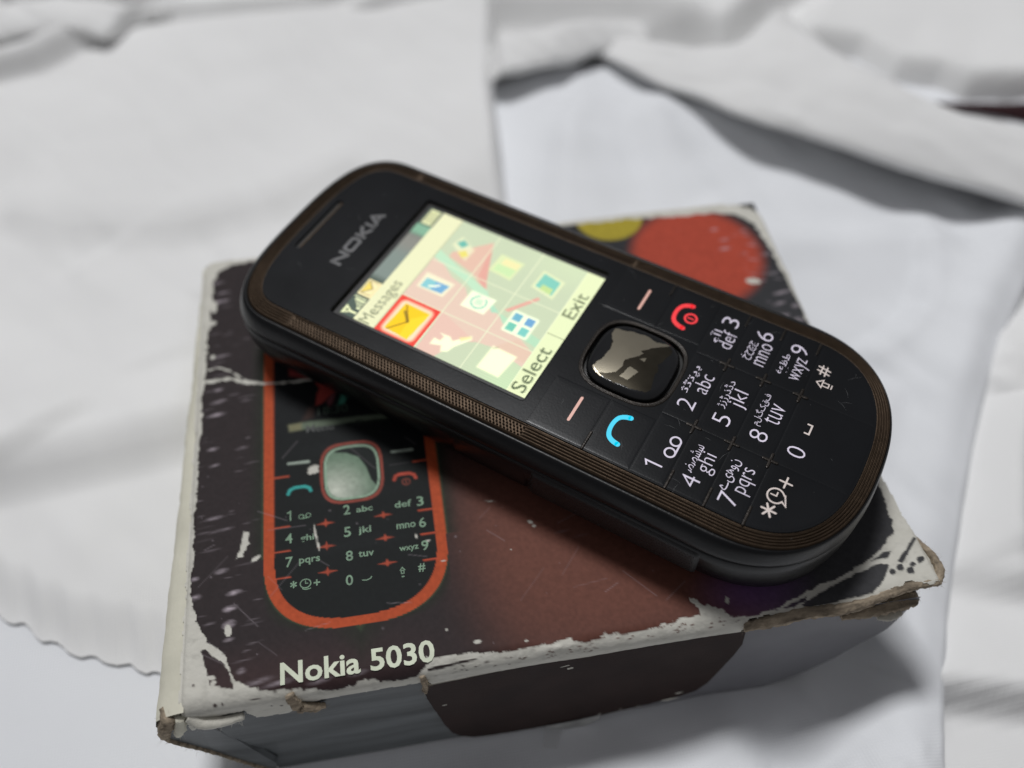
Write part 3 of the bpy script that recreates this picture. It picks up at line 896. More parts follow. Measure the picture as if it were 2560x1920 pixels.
# right and back walls
def quadgrid(name, A, B, Cc, D, mat, nu=24, nv=14, amp=0.3, seed=1):
    A, B, Cc, D = (np.array(p, float) for p in (A, B, Cc, D))
    u, v = np.meshgrid(np.linspace(0, 1, nu), np.linspace(0, 1, nv))
    P = (A[None, None] * ((1 - u) * (1 - v))[..., None] + B[None, None] * (u * (1 - v))[..., None] + Cc[None, None] * (u * v)[..., None] + D[None, None] * ((1 - u) * v)[..., None])
    nrm = np.cross(B - A, D - A); nrm /= np.linalg.norm(nrm)
    P += nrm * (amp * fbm(u * 5, v * 3, seed) * np.sin(np.pi * u) * np.sin(np.pi * v))[..., None]
    return grid_obj(name, P[..., 0], P[..., 1], P[..., 2], mat, box)
quadgrid('side_wall', (55.2, 42, 29), (55.2, -42, 28.5), (43, -43, 1.2), (50, 40, 1.2), M['slate'], seed=3)
quadgrid('end_wall', (-55.4, 42.0, 29), (55.2, 42.0, 29), (50, 40.5, 1.2), (-53.5, 40.5, 1.2), M['paper'], seed=4)
quadgrid('base_board', (-53.5, -44, 1.4), (43, -43, 1.4), (50, 40.4, 1.4), (-53.5, 40.4, 1.4), M['board'], seed=5)

# front end panel, tapering towards the base
v_ = np.linspace(0, 1, 40)
zz = 27.5 + (1.6 - 27.5) * v_
lx = np.interp(zz, [0, 2, 14, 22, 28], [-47.5, -47.8, -50.3, -52.8, -54])
rx = np.interp(zz, [0, 1.6, 4, 9, 18, 25, 28], [31, 33, 39.5, 46, 52, 54.4, 54.8])
u_ = np.linspace(0, 1, 90)
X = lx[:, None] + u_[None, :] * (rx - lx)[:, None]
Z = np.repeat(zz[:, None], 90, 1)
Y = -43.3 - (28 - Z) * 0.105 + 0.5 * fbm(X / 16, Z / 9, 111, 2)
# printed dark to the left, lilac grey on the right: two boards side by side
k = 62
grid_obj('end_flap', X[:, :k][::-1], Y[:, :k][::-1], Z[:, :k][::-1], M['slate'], box)
grid_obj('end_flap', X[:, k - 1:][::-1], Y[:, k - 1:][::-1] - 0.02, Z[:, k - 1:][::-1], M['lilac'], box)
# lower left dust flap, folded in
A = [(-60.2, -43.6, 24.5), (-60.6, -44.0, 19.8), (-55.6, -45.0, 13.0), (-48.2, -46.9, 2.6), (-47.2, -46.7, 6.4), (-51.5, -44.6, 18), (-54.6, -43.5, 24.8)]
V = [np.array(p) for p in A]
V2 = [p + np.array((0.25, 0.9, 0.1)) for p in V]
n = len(V)
F = [tuple(range(n)), tuple(range(2 * n - 1, n - 1, -1))] + [(i, i + n, (i + 1) % n + n, (i + 1) % n) for i in range(n)]
mobj('dust_flap', V + V2, F, M['slate'], box)
# cardboard lip along its lower edge
def torn(name, path, rad, mat, seed=0, flat=0.6, k=10, sub=7, jag=0.35):
    P = np.array(path, float)
    q = np.linspace(0, len(P) - 1, (len(P) - 1) * sub + 1)
    C3 = np.stack([np.interp(q, range(len(P)), P[:, i]) for i in range(3)], 1)
    for _ in range(3):
        C3[1:-1] = (C3[:-2] + 2 * C3[1:-1] + C3[2:]) / 4
    rr = np.interp(q, range(len(P)), rad) * 0.82
    rnd = np.random.default_rng(seed)
    V, F = [], []
    for i in range(len(C3)):
        t = C3[min(i + 1, len(C3) - 1)] - C3[max(i - 1, 0)]
        t /= np.linalg.norm(t)
        s = np.cross(t, (0, 0, 1)); s /= np.linalg.norm(s)
        w = np.cross(s, t)
        for j in range(k):
            a = 2 * math.pi * j / k
            r = rr[i] * (1 + 0.55 * jag * (rnd.random() - 0.5) * 2 + jag * math.sin(j * 2.4 + 0.6 * math.sin(i * .21)) * .5)
            V.append(C3[i] + r * (math.cos(a) * s + flat * math.sin(a) * w))
    for i in range(len(C3) - 1):
        for j in range(k):
            F.append((i * k + j, i * k + (j + 1) % k, (i + 1) * k + (j + 1) % k, (i + 1) * k + j))
    F.append(tuple(range(k - 1, -1, -1))); F.append(tuple((len(C3) - 1) * k + j for j in range(k)))
    # loose paper fibres
    for i in range(len(C3)):
        for _ in range(9):
            tdir = C3[min(i + 1, len(C3) - 1)] - C3[max(i - 1, 0)]
            d = rnd.normal(size=3) + 1.2 * rnd.normal() * tdir / np.linalg.norm(tdir); d /= np.linalg.norm(d)
            d[2] *= 0.6
            b0 = C3[i] + d * rr[i] * 0.8
            e = b0 + d * rnd.uniform(.2, 1.1) + rnd.normal(size=3) * .2
            sde = np.cross(d, rnd.normal(size=3)); sde = sde / np.linalg.norm(sde) * .022
            m = len(V)
            V += [b0 - sde, b0 + sde, e]
            F.append((m, m + 1, m + 2))
    return mobj(name, V, F, mat, box, True)
torn('torn_edge', [(-60.4, -44.1, 19.6), (-56.5, -44.9, 14.4), (-52.4, -45.9, 8.6), (-48.0, -47.0, 2.8)], [.5, .42, .42, .5], M['board'], 3, .6, 8, 14, .3)
# burst corner, front left
torn('torn_corner', [(-57.6, -43.2, 28.0), (-58.8, -43.9, 25.6), (-59.6, -44.0, 22.8), (-60.2, -43.9, 20.2)], [1.6, 1.5, 1.3, 0.9], M['board'], 5, .8, 10, 8, .35)
torn('torn_corner', [(-56.2, -43.6, 27.6), (-56.8, -44.2, 25.0), (-57.8, -44.4, 22.6)], [1.1, 1.3, .8], M['cream'], 6, .8, 10, 8, .3)
# rolled white paper, front left
torn('paper_roll', [(-55.0, -43.4, 27.0), (-53.2, -44.5, 25.9), (-50.5, -44.6, 25.6), (-47.6, -44.4, 25.9)], [1.3, 1.2, 1.0, .7], M['paper'], 7, .8, 12, 8, .12)
# brown torn patch left of the lettering's foot
torn('torn_edge', [(-40.4, -43.5, 29.2), (-39.8, -44.3, 27.4), (-39.2, -44.7, 25.4)], [.9, 1.0, .8], M['board'], 8, .7, 10, 8, .4)
torn('torn_edge', [(-39.4, -44.5, 26.2), (-37.6, -44.6, 25.4), (-36.0, -44.5, 25.2)], [.9, .9, .5], M['board'], 9, .9, 10, 8, .35)
torn('torn_edge', [(-21.6, -43.6, 28.6), (-21.3, -44.3, 27.0), (-21.6, -44.7, 24.6)], [.5, .6, .5], M['board'], 10, .7, 8, 8, .4)
# long torn lip of the front right corner and the ply below it
torn('torn_edge', [(26.4, -43.6, 28.0), (30, -43.5, 28.4), (36, -43.3, 28.9), (41, -43.6, 29.0), (45.5, -43.2, 29.2), (49, -42.6, 29.7), (53, -42.1, 30.1), (56.6, -42.2, 30.3)], [1.0, 1.25, 1.2, 1.2, 1.0, .9, .9, .8], M['board'], 11, .95, 12, 9, .3)
torn('torn_edge', [(56.6, -42.4, 30.0), (57.8, -40.6, 30.3), (57.8, -38.0, 30.1), (56.8, -34.5, 29.3)], [.8, .9, .7, .35], M['board'], 12, .9, 10, 9, .25)
torn('torn_ply', [(42, -43.9, 26.4), (46, -43.7, 26.2), (50, -43.2, 26.4), (53.6, -42.7, 26.2), (54.8, -42.0, 25.6)], [.7, 1.1, 1.6, 1.7, 1.0], M['board'], 13, .7, 12, 9, .35)
torn('torn_ply', [(48.2, -44.4, 24.6), (50.2, -44.5, 24.4), (52.2, -44.2, 24.6)], [.5, 1.0, .6], M['paper'], 14, .5, 10, 8, .25)
# the dark tuck tongue
TP = [(-21.9, 25.2), (-21.6, 21.0), (-20.6, 15), (-19.6, 9.5), (-18.8, 6.6), (-17.4, 4.6), (-15.5, 3.5), (-12, 3.1), (-5, 3.1), (3, 3.6), (12, 4.9), (19, 6.4), (21.8, 7.6), (23.4, 10.0), (24.8, 14), (26.4, 19.0), (27.2, 22.4), (27.0, 26.6), (20, 26.9), (10, 26.7), (2, 26.4), (-4, 26.6), (-12, 26.2)]
TPd = []
for i in range(len(TP)):
    a, c = np.array(TP[i]), np.array(TP[(i + 1) % len(TP)])
    m = max(2, int(np.hypot(*(c - a)) / 0.5))
    for j in range(m):
        p = a + (c - a) * j / m
        TPd.append(p + np.array([0.10, 0.12]) * fbm(np.array([p[0] * 1.3]), np.array([p[1] * 1.3]), 121)[0])
n = len(TPd)
def ty(z):
    return -43.78 - (28 - z) * 0.13
V = [(p[0], ty(p[1]), p[1]) for p in TPd] + [(p[0], ty(p[1]) + 0.4, p[1]) for p in TPd]
tongue = mobj('tuck_flap', V, [tuple(range(n))], M['tongue'], box)
mobj('cut_edge', V, [(i, i + n, (i + 1) % n + n, (i + 1) % n) for i in range(n)], M['paper'], tongue)
# white scuffs along the lower rim of the tongue
rng = np.random.default_rng(9)
for (x, z, l, h) in ((17.5, 5.9, 2.6, .55), (18.8, 8.0, 1.2, .35), (12.2, 5.2, .9, .2), (5.6, 4.6, .5, .4), (9.2, 5.2, .5, .35), (-19.2, 17.8, .8, .25), (0.2, 23.6, .9, .6), (-0.6, 24.6, 1.6, .3)):
    P = []
    for j in range(14):
        a = 2 * math.pi * j / 14
        r = 1 + 0.35 * (rng.random() - .5) * 2
        P.append((x + l / 2 * r * math.cos(a), z + h / 2 * r * math.sin(a) + 0.13 * l / 2 * math.cos(a)))
    mobj('scuff', [(p[0], ty(p[1]) - 0.03, p[1]) for p in P], [tuple(range(14))], M['paper'], tongue)
# scrap of paper and clear tape hanging from the tongue
P = [(-3.6, 3.6), (1.0, 3.9), (5.6, 4.6), (5.7, 3.0), (4.2, 1.6), (2.4, .9), (-.2, 1.1), (-2.2, 2.2)]
mobj('paper_scrap', [(p[0], ty(p[1]) - 0.2, p[1]) for p in P], [tuple(range(len(P)))], M['tape'], box)
P = [(-3.4, 3.4), (-1.2, 1.6), (-1.8, -0.6), (-4.0, -0.2)]
mobj('tape_strip', [(-3.6, -47.3, 3.4), (-0.6, -47.3, 1.8), (-2.2, -50.5, 2.0), (-4.6, -50.2, 2.2)], [(0, 1, 2, 3)], M['clear_tape'], box)

# lettering on the lid
def lz(x, y):
    return zt(x, y) + 0.035
decal('model_lettering', text_fit('Nokia 5030', -41.5, -19.4, -42.3, -39.0, 0.022), lz, M['ink_cream'], box)
def plab(s, x0, x1, y0, y1, m='ink_green', bold=0.018):
    decal('printed_legend', text_fit(s, x0, x1, y0, y1, bold), lz, M[m], box)
for s, x, y in (('1', -39.8, -15.6), ('2', -30.8, -15.9), ('3', -19.1, -16.2), ('4', -40.0, -19.5), ('5', -30.9, -19.8), ('6', -19.1, -20.0), ('7', -40.0, -23.5), ('8', -30.8, -23.9), ('9', -19.1, -24.0), ('0', -31.0, -27.9)):
    if s == '1':
        decal('printed_legend', stroke2d([(x - .4, y + .5), (x + .1, y + .78), (x + .1, y - .85)], .22), lz, M['ink_green'], box)
        continue
    plab(s, x - .55, x + .55, y - .85, y + .85, bold=0.012)
for s, x0, x1, y0, y1 in (('abc', -29.3, -26.7, -16.65, -15.6), ('def', -23.2, -20.5, -16.85, -15.65), ('ghi', -38.2, -36.1, -20.6, -19.2), ('jkl', -29.2, -27.2, -20.7, -19.2), ('mno', -23.2, -20.2, -20.6, -19.7), ('pqrs', -38.5, -35.3, -24.4, -23.2), ('tuv', -29.4, -27.0, -24.4, -23.4), ('wxyz', -23.1, -20.1, -24.7, -23.7)):
    plab(s, x0, x1, y0, y1)
plab('*', -39.9, -38.9, -27.9, -26.7); plab('#', -20.5, -19.4, -28.3, -26.9); plab('+', -36.4, -35.4, -28.0, -27.0)
decal('printed_legend', merge([stroke2d(arc(-37.6, -27.4, .8, .7, 0, 360, 18)[:-1], .16, True), stroke2d([(-37.6, -26.9), (-37.6, -27.4), (-37.2, -27.4)], .13), stroke2d(arc(-37.4, -28.1, .7, .25, 180, 330, 6), .14)]), lz, M['ink_green'], box)
decal('printed_legend', merge([stroke2d(arc(-38.0, -16.0, .4, .36, 0, 360, 12)[:-1], .13, True), stroke2d(arc(-36.9, -15.9, .4, .36, 0, 360, 12)[:-1], .13, True), stroke2d([(-38.0, -16.36), (-36.9, -16.3)], .13)]), lz, M['ink_green'], box)
decal('printed_legend', stroke2d([(-29.1, -28.2), (-28.4, -28.3), (-27.8, -28.1), (-27.6, -27.8)], .16), lz, M['ink_green'], box)
decal('printed_legend', merge([stroke2d([(-23.3, -27.6), (-22.9, -27.1), (-22.5, -27.6)], .14), stroke2d([(-23.1, -27.6), (-23.1, -28.1), (-22.7, -28.1), (-22.7, -27.6)], .13, True), stroke2d([(-23.1, -28.6), (-22.7, -28.6)], .2)]), lz, M['ink_green'], box)
plab('18:30', -34.8, -29.6, 2.9, 4.6, 'ink_time'); plab('Menu', -36.8, -32.2, -0.35, 1.1, 'ink_dark', .01); plab('Shortcuts', -28.4, -21.8, -0.3, 1.0, 'ink_dark', .01)

# ================================================================== the phone
AZ = math.radians(51.36589)
phone = empty('mobile_phone', (-5.97, 12.85, ZT + 0.12), AZ, 'black candybar mobile phone with bronze rim and lit colour screen lying on the box', 'phone')
TOP = 15.2

def outline(nseg=64):
    P = []
    def q(hw, yc, ye, n, a0, a1, m):
        for i in range(m):
            a = math.radians(a0 + (a1 - a0) * i / m)
            c, s = math.cos(a), math.sin(a)
            P.append((hw * math.copysign(abs(c) ** (2 / n), c), yc + (ye - yc) * abs(s) ** (2 / n)))
    q(18.25, 26.5, 34.1, 3.0, 0, 90, nseg); q(18.25, 26.5, 34.1, 3.0, 90, 180, nseg)
    for i in range(nseg):
        P.append((-18.25 + 0.15 * i / nseg, 26.5 - (26.5 + 52) * i / nseg))
    q(18.1, -52, -66.3, 2.5, 180, 90, nseg); q(18.1, -52, -66.3, 2.5, 90, 0, nseg)
    for i in range(nseg):
        P.append((18.1 + 0.15 * i / nseg, -52 + (26.5 + 52) * i / nseg))
    P = np.array(P)
    # even spacing
    d = np.r_[0, np.cumsum(np.hypot(*(np.roll(P, -1, 0) - P).T))]
    PP = np.vstack([P, P[:1]])
    s = np.linspace(0, d[-1], 480, endpoint=False)
    Q = np.stack([np.interp(s, d, PP[:, i]) for i in range(2)], 1)
    for _ in range(4):
        Q = (np.roll(Q, 1, 0) + 2 * Q + np.roll(Q, -1, 0)) / 4
    t = np.roll(Q, -1, 0) - np.roll(Q, 1, 0)
    t /= np.hypot(*t.T)[:, None]
    return Q, np.stack([t[:, 1], -t[:, 0]], 1)
OQ, ON = outline()
def ring(d, z):
    k = sstep(-50, -64, OQ[:, 1])
    dd = np.minimum(d, 2.6) * (1 - 0.16 * k) + max(d - 2.6, 0) * (1 - 0.62 * k) if d > 0 else d + 0 * k
    p = OQ + ON * dd[:, None]
    zz = z(p) if callable(z) else np.full(len(p), z)
    return np.c_[p, zz]
def loft(name, rings, mat, parent, cap_last=False, smooth=True):
    n = len(rings[0])
    V = np.vstack(rings)
    F = []
    for r in range(len(rings) - 1):
        for i in range(n):
            j = (i + 1) % n
            F.append((r * n + i, r * n + j, (r + 1) * n + j, (r + 1) * n + i)[::-1])
    if cap_last:
        F.append(tuple((len(rings) - 1) * n + i for i in range(n)))
    return mobj(name, V, F, mat, parent, smooth)

# back shell and side frame
sh_rings = [(4.35, 11.1), (4.55, 10.9), (4.6, 9.0), (4.55, 7.5), (4.35, 6.0), (3.9, 4.4), (3.3, 2.6), (1.8, 1.1), (0.2, .35), (-2.5, 0.0), (-6, 0.0)]
loft('back_shell', [ring(a, z) for a, z in sh_rings], M['shell'], phone, True)
loft('side_frame', [ring(a, z) for a, z in [(2.55, 14.25), (2.75, 14.55), (3.0, 14.6), (3.35, 14.45), (3.75, 13.95), (4.1, 13.2), (4.4, 12.4), (4.55, 11.7), (4.52, 11.45), (4.3, 11.35), (4.2, 11.0)]], M['shell'], phone)
# bronze trim: five fine ridges, smooth bed under the dotted stretch
GY0, GY1 = -20.6, 23.5
rings = [ring(-0.02, TOP - 0.30), ring(0.05, TOP - 0.28), ring(0.16, TOP - 0.05)]
nr = 5
for k in range(nr):
    for ph, hgt in ((0.0, -0.34), (0.30, -0.26), (0.46, -0.02), (0.60, 0.0), (0.76, -0.22)):
        d = 0.22 + (k + ph) * 0.47
        base = TOP - 0.02 - 0.16 * (d / 2.6) ** 1.5 * 2.4
        def zf(p, hgt=hgt, base=base, d=d):
            inz = sstep(GY0 - .25, GY0 + .25, p[:, 1]) * (1 - sstep(GY1 - .5, GY1 + .5, p[:, 1])) * (0.3 < d < 2.3)
            return base + hgt * (1 - inz) - 0.40 * inz
        rings.append(ring(d, zf))
rings.append(ring(2.60, TOP - 0.62)); rings.append(ring(2.62, TOP - 1.0))
loft('bronze_trim', rings, M['bronze'], phone)
# dotted grip on both long sides
V, F = [], []
for sgn in (-1, 1):
    for r in range(4):
        d = 0.62 + r * 0.46
        y = GY0 + 0.5 + (0.27 if r % 2 else 0)
        while y < GY1 - 0.4:
            x = sgn * (18.18 + d)
            z0 = TOP - 0.02 - 0.16 * (d / 2.6) ** 1.5 * 2.4 - 0.40
            m = len(V)
            for k in range(6):
                a = math.pi / 3 * k
                V.append((x + .17 * math.cos(a), y + .19 * math.sin(a), z0))
            for k in range(6):
                a = math.pi / 3 * k
                V.append((x + .11 * math.cos(a), y + .12 * math.sin(a), z0 + .34))
            for k in range(6):
                F.append((m + k, m + (k + 1) % 6, m + 6 + (k + 1) % 6, m + 6 + k))
            F.append(tuple(m + 6 + k for k in range(6)))
            y += 0.60
o = mobj('grip_dots', V, F, M['bronze'], phone, True)
o['kind'] = 'stuff'

# front panel with openings for the display, the navigation key and the earpiece
WIN = rrect(-14.9, 15.0, -17.75, 18.6, 0.5)
NAVH = squircle(0.0, -29.25, 7.15, 7.45, 3.1, 96)
EAR = rrect(-6.2, 6.9, 31.35, 32.65, 0.6)
bm = bmesh.new()
edges = []
for loop in ([tuple(p) for p in OQ[::2]], WIN, NAVH, EAR):
    vs = [bm.verts.new((p[0] * MM, p[1] * MM, TOP * MM)) for p in loop]
    edges += [bm.edges.new((vs[i], vs[(i + 1) % len(vs)])) for i in range(len(vs))]
bmesh.ops.triangle_fill(bm, use_beauty=True, use_dissolve=False, edges=edges, normal=(0, 0, 1))
for f in bm.faces:
    if f.normal.z < 0:
        f.normal_flip()
me = bpy.data.meshes.new('front_panel')
bm.to_mesh(me)
bm.free()
me.materials.append(M['black'])
panel = link(bpy.data.objects.new('front_panel', me), phone)
def wall(name, loop, z0, z1, mat, parent, floor=True, inset=0.0):
    n = len(loop)
    c = np.mean(np.array(loop), 0)
    P = np.array(loop)
    V = [(p[0], p[1], z0) for p in P] + [(c[0] + (p[0] - c[0]) * (1 - inset), c[1] + (p[1] - c[1]) * (1 - inset), z1) for p in P]
    F = [(i, (i + 1) % n, n + (i + 1) % n, n + i)[::-1] for i in range(n)]
    if floor:
        F.append(tuple(n + i for i in range(n)))
    return mobj(name, V, F, mat, parent)
wall('display_recess', WIN, TOP + 0.001, 14.42, M['groove'], phone)
wall('key_recess', NAVH, TOP + 0.001, 14.3, M['groove'], phone)
ear = wall('earpiece', EAR, TOP + 0.001, 14.75, M['groove'], phone)
V, F = [], []
for i in range(30):
    x = -5.8 + i * 0.43
    for yy, zz_ in ((31.50, 14.85), (31.72, 15.16), (31.98, 14.85)):
        V.append((x, yy - 0.012 * (x - .35) ** 2 * 0, zz_))
for i in range(29):
    F += [(i * 3, i * 3 + 3, i * 3 + 4, i * 3 + 1), (i * 3 + 1, i * 3 + 4, i * 3 + 5, i * 3 + 2)]
mobj('earpiece_bar', V, F, M['bronze'], ear, True)
# thin rim of the display window
decal('window_rim', stroke2d(rrect(-15.05, 15.15, -17.9, 18.75, 0.6), 0.12, True), TOP + 0.02, M['gloss'], phone)

# ---- the lit display: one face for each pixel of the screen
PW, PH = 128, 160
px = -14 + (np.arange(PW) + .5) * 28 / PW
py = 17.5 - (np.arange(PH) + .5) * 35 / PH
DXg, DYg = np.meshgrid(px, py)
SC = np.zeros((PH, PW, 3))
def sput(mask, col, a=1.0):
    m = (np.asarray(mask, float) * a)[..., None]
    SC[:] = SC * (1 - m) + np.array(lin(col)) * m
def srect(x0, x1, y0, y1, col, a=1.0):
    sput((DXg >= x0) & (DXg <= x1) & (DYg >= y0) & (DYg <= y1), col, a)
def spoly(poly, col, a=1.0, soft=0.12):
    sput(sstep(-soft, soft, poly_sd(DXg, DYg, poly)), col, a)
def sline(line, w, col, a=1.0):
    sput(sstep(-.1, .1, w - poly_sd(DXg, DYg, line, False)), col, a)
def stext(s, x0, x1, y0, y1, col, bold=0.0):
    v, f = text_fit(s, x0, x1, y0, y1, bold)
    m = np.zeros(DXg.shape)
    for sx, sy in ((-.25, -.25), (.25, -.25), (-.25, .25), (.25, .25)):
        gx_, gy_ = DXg + sx * .21875, DYg + sy * .21875
        mm = np.zeros(DXg.shape, bool)
        for q in f:
            for k in range(1, len(q) - 1):
                a, b2, c = v[q[0]], v[q[k]], v[q[k + 1]]
                lo = np.minimum(np.minimum(a, b2), c); hi = np.maximum(np.maximum(a, b2), c)
                j0, j1 = np.searchsorted(px, lo[0] - .3), np.searchsorted(px, hi[0] + .3)
                i0, i1 = np.searchsorted(-py, -hi[1] - .3), np.searchsorted(-py, -lo[1] + .3)
                gx2, gy2 = gx_[i0:i1, j0:j1], gy_[i0:i1, j0:j1]
                e = lambda p, r: (r[0] - p[0]) * (gy2 - p[1]) - (r[1] - p[1]) * (gx2 - p[0])
                w0, w1, w2 = e(a, b2), e(b2, c), e(c, a)
                mm[i0:i1, j0:j1] |= ((w0 >= 0) & (w1 >= 0) & (w2 >= 0)) | ((w0 <= 0) & (w1 <= 0) & (w2 <= 0))
        m += mm / 4
    sput(m, col)
sput(np.ones_like(DXg), (186, 196, 176))
sput(sstep(6, 14, DXg) * sstep(0, -12, DYg) * .6, (200, 214, 182))
sput(sstep(-4, -14, DXg) * sstep(-4, -14, DYg) * .7, (184, 216, 176))
pinkA = [(1.8, 10.4), (-5.5, 10.6), (-5.5, 2.8), (-9.9, 2.3), (-14.2, 2.4), (-14.2, -0.9), (-13.0, -1.5), (-9.6, -2.9), (-8.3, -5.3), (-7.9, -8.1), (-9.0, -14.2), (-5.7, -14.2), (-3.0, -9.0), (-1.1, -4.2), (-1.1, 0.4), (0.8, 2.1), (1.7, 5.4), (3.6, 8.2), (4.1, 10.6)]
spoly(pinkA, (222, 178, 176))
spoly([(-14.2, 2.4), (-14.2, -0.9), (-9.6, -2.8), (-8.3, -5.3), (-5.6, 2.6)], (226, 166, 168), .8)
spoly([(12.0, 3.2), (6.6, 8.4), (5.5, 8.3), (4.0, 2.7), (1.7, -0.9), (1.7, -1.5), (4.1, -0.1)], (222, 164, 158))
spoly([(12.0, 3.2), (4.1, -0.1), (1.7, -1.2), (3.6, 1.5)], (224, 132, 134), .8)
spoly([(4.2, 10.6), (6.2, 10.7), (4.3, 5.9), (2.0, -1.4), (0.2, -3.1), (-1.2, -5.5), (-1.6, -4.7), (2.0, 3.1)], (172, 214, 194))
spoly([(1.8, -1.4), (0.2, -3.1), (-1.2, -5.5), (-1.8, -4.4)], (150, 206, 190))
spoly([(-1.2, -5.5), (-2.9, -7.2), (-4.0, -11.0), (-4.6, -14.2), (-2.9, -14.2), (-2.2, -10.7)], (160, 208, 186))
spoly([(-0.2, -6.0), (4.9, -9.6), (4.5, -10.1), (-0.3, -6.8)], (228, 140, 140))
spoly([(-8.0, -8.0), (-8.2, -14.2), (-5.7, -14.2), (-4.5, -11)], (220, 170, 160), .6)
for xg in (-5.55, 3.6):
    srect(xg - .1, xg + .12, -14.4, 10.6, (222, 222, 200), .75)
for yg in (2.7, -5.75):
    srect(-14, 14, yg - .1, yg + .12, (224, 224, 202), .75)
# selected tile
srect(-14, -5.6, 2.75, 10.5, (236, 66, 54))
spoly(rrect(-13.6, -6.4, 3.6, 9.7, .9), (255, 226, 190), 1, .45)
spoly([(-13.3, 4.6), (-13.0, 9.2), (-7.0, 8.9), (-7.1, 4.1)], (248, 204, 22))
spoly([(-13.3, 4.6), (-13.2, 6.2), (-9.5, 6.4), (-7.1, 4.1)], (252, 216, 40))
sline([(-13.0, 8.7), (-10.2, 6.5), (-7.3, 8.5)], .16, (150, 110, 20), .75); sline([(-10.2, 6.5), (-9.6, 7.0), (-8.6, 8.0)], .28, (96, 80, 30), .7)
# phone book
spoly([(-2.9, 9.5), (.6, 9.6), (.5, 4.0), (-2.9, 4.4)], (240, 226, 206), .9, .3)
spoly([(-2.6, 9.0), (-.5, 8.9), (-.3, 4.5), (-2.4, 5.0)], (96, 186, 220)); spoly([(-2.5, 7), (-.5, 7), (-.4, 4.6), (-2.4, 5.0)], (70, 150, 226)); sline([(-1.9, 7.6), (-1.5, 6.7), (-1.0, 6.2)], .2, (240, 244, 240))
# picture card
spoly([(8.2, 9.3), (10.6, 8.6), (8.8, 5.2), (6.0, 5.4)], (232, 228, 196), .7, .4); spoly([(8.9, 8.8), (10.1, 8.0), (9.4, 6.7), (8.2, 7.4)], (66, 172, 172)); spoly([(7.1, 7.5), (8.1, 6.5), (7.2, 5.4), (6.2, 6.2)], (232, 208, 66))
# spanner
spoly([(-12.2, .9), (-10.8, .9), (-10.9, -.2), (-9.9, -.4), (-9.5, .5), (-9.4, -1.2), (-10.0, -2.0), (-7.6, -4.2), (-8.2, -4.6), (-10.9, -2.8), (-12.2, -2.4), (-12.7, -1.4), (-11.6, -.9)], (252, 248, 220), 1, .25); spoly([(-8.8, -2.6), (-7.7, -4.2), (-8.1, -4.4), (-9.4, -3.2)], (240, 216, 130), .8)
# globe page
spoly([(-2.9, .9), (.8, .8), (.9, -3.9), (-2.8, -3.5)], (244, 246, 226), 1, .25); sline(arc(-.9, -1.5, 1.3, 1.3, 20, 320, 20), .16, (110, 196, 190)); spoly([(-1.6, -.9), (-.3, -.8), (-.1, -2.0), (-1.4, -2.3)], (170, 214, 200), .7, .3)
# folder
spoly([(6.2, .8), (10.4, .6), (10.3, -4.0), (5.8, -3.6)], (214, 222, 172), .95, .25); spoly([(6.6, .2), (8.2, .1), (8.3, -3.4), (6.4, -3.2)], (190, 222, 166)); spoly([(8.3, -.4), (9.9, -.5), (9.8, -3.6), (8.3, -3.5)], (236, 220, 160))
# note page
spoly([(-12.5, -8.0), (-7.6, -8.2), (-7.7, -12.6), (-12.6, -12.0)], (254, 250, 218), 1, .3); sline([(-8.0, -8.5), (-7.5, -9.0)], .15, (150, 150, 120), .6)
# four app tiles
for x, y, c in ((-.6, -8.7, (64, 160, 214)), (-.6, -11.0, (58, 140, 222)), (-2.8, -8.7, (74, 188, 180)), (-2.8, -11.0, (80, 190, 200))):
    spoly(rrect(x - 1.3, x + 1.3, y - 1.2, y + 1.2, .4), (240, 246, 226), 1, .25)
    spoly([(x - .85, y - .75), (x + .85, y - .75), (x + .85, y + .75), (x - .85, y + .75)], c)
# gallery folder
spoly([(6.4, -7.4), (10.6, -7.6), (9.9, -12.0), (5.6, -11.8)], (228, 230, 188), .8, .3); spoly([(6.9, -7.9), (10.1, -8.0), (9.5, -11.4), (6.2, -11.3)], (92, 190, 190)); spoly([(6.6, -8.8), (7.8, -8.9), (7.6, -10.9), (6.3, -11.0)], (190, 214, 120), .9)
# status row
srect(-14, 14, 14.55, 17.6, (58, 72, 72))
sput(((DYg > 14.55) * sstep(-5.4, -3.6, DXg) * (1 - sstep(5, 8.2, DXg))), (106, 118, 126)); sput((DYg > 14.55) * sstep(1, 5, DXg) * (1 - sstep(6, 8.4, DXg)), (120, 112, 118), .8); sput((DYg > 14.55) * sstep(6.6, 8, DXg) * (1 - sstep(9.2, 10.2, DXg)), (104, 160, 142))
spoly([(-13.9, 17.3), (-11.9, 17.3), (-12.9, 15.6)], (232, 232, 186)); srect(-13.1, -12.7, 14.9, 16.5, (232, 232, 186)); spoly([(-13.3, 16.9), (-12.5, 16.9), (-12.9, 16.2)], (90, 96, 76))
for i in range(5):
    srect(-12.0 + i * .52, -11.65 + i * .52, 14.9, 15.5 + i * .45, (226, 228, 186))
srect(-9.1, -5.4, 14.7, 17.3, (240, 214, 160)); srect(-8.8, -5.7, 15.0, 17.0, (150, 120, 50), .6); srect(-8.6, -5.9, 15.2, 16.8, (244, 220, 170)); spoly([(-8.6, 16.9), (-5.9, 16.9), (-7.2, 15.5)], (244, 204, 30)); sline([(-8.6, 16.8), (-7.2, 15.5), (-5.9, 16.8)], .12, (130, 100, 30), .8)
srect(10.1, 13.7, 15.0, 17.1, (226, 224, 176)); srect(10.6, 13.4, 15.3, 16.8, (126, 122, 84), .8)
for i in range(4):
    srect(10.8 + i * .66, 11.25 + i * .66, 15.5, 16.6, (216, 214, 168))
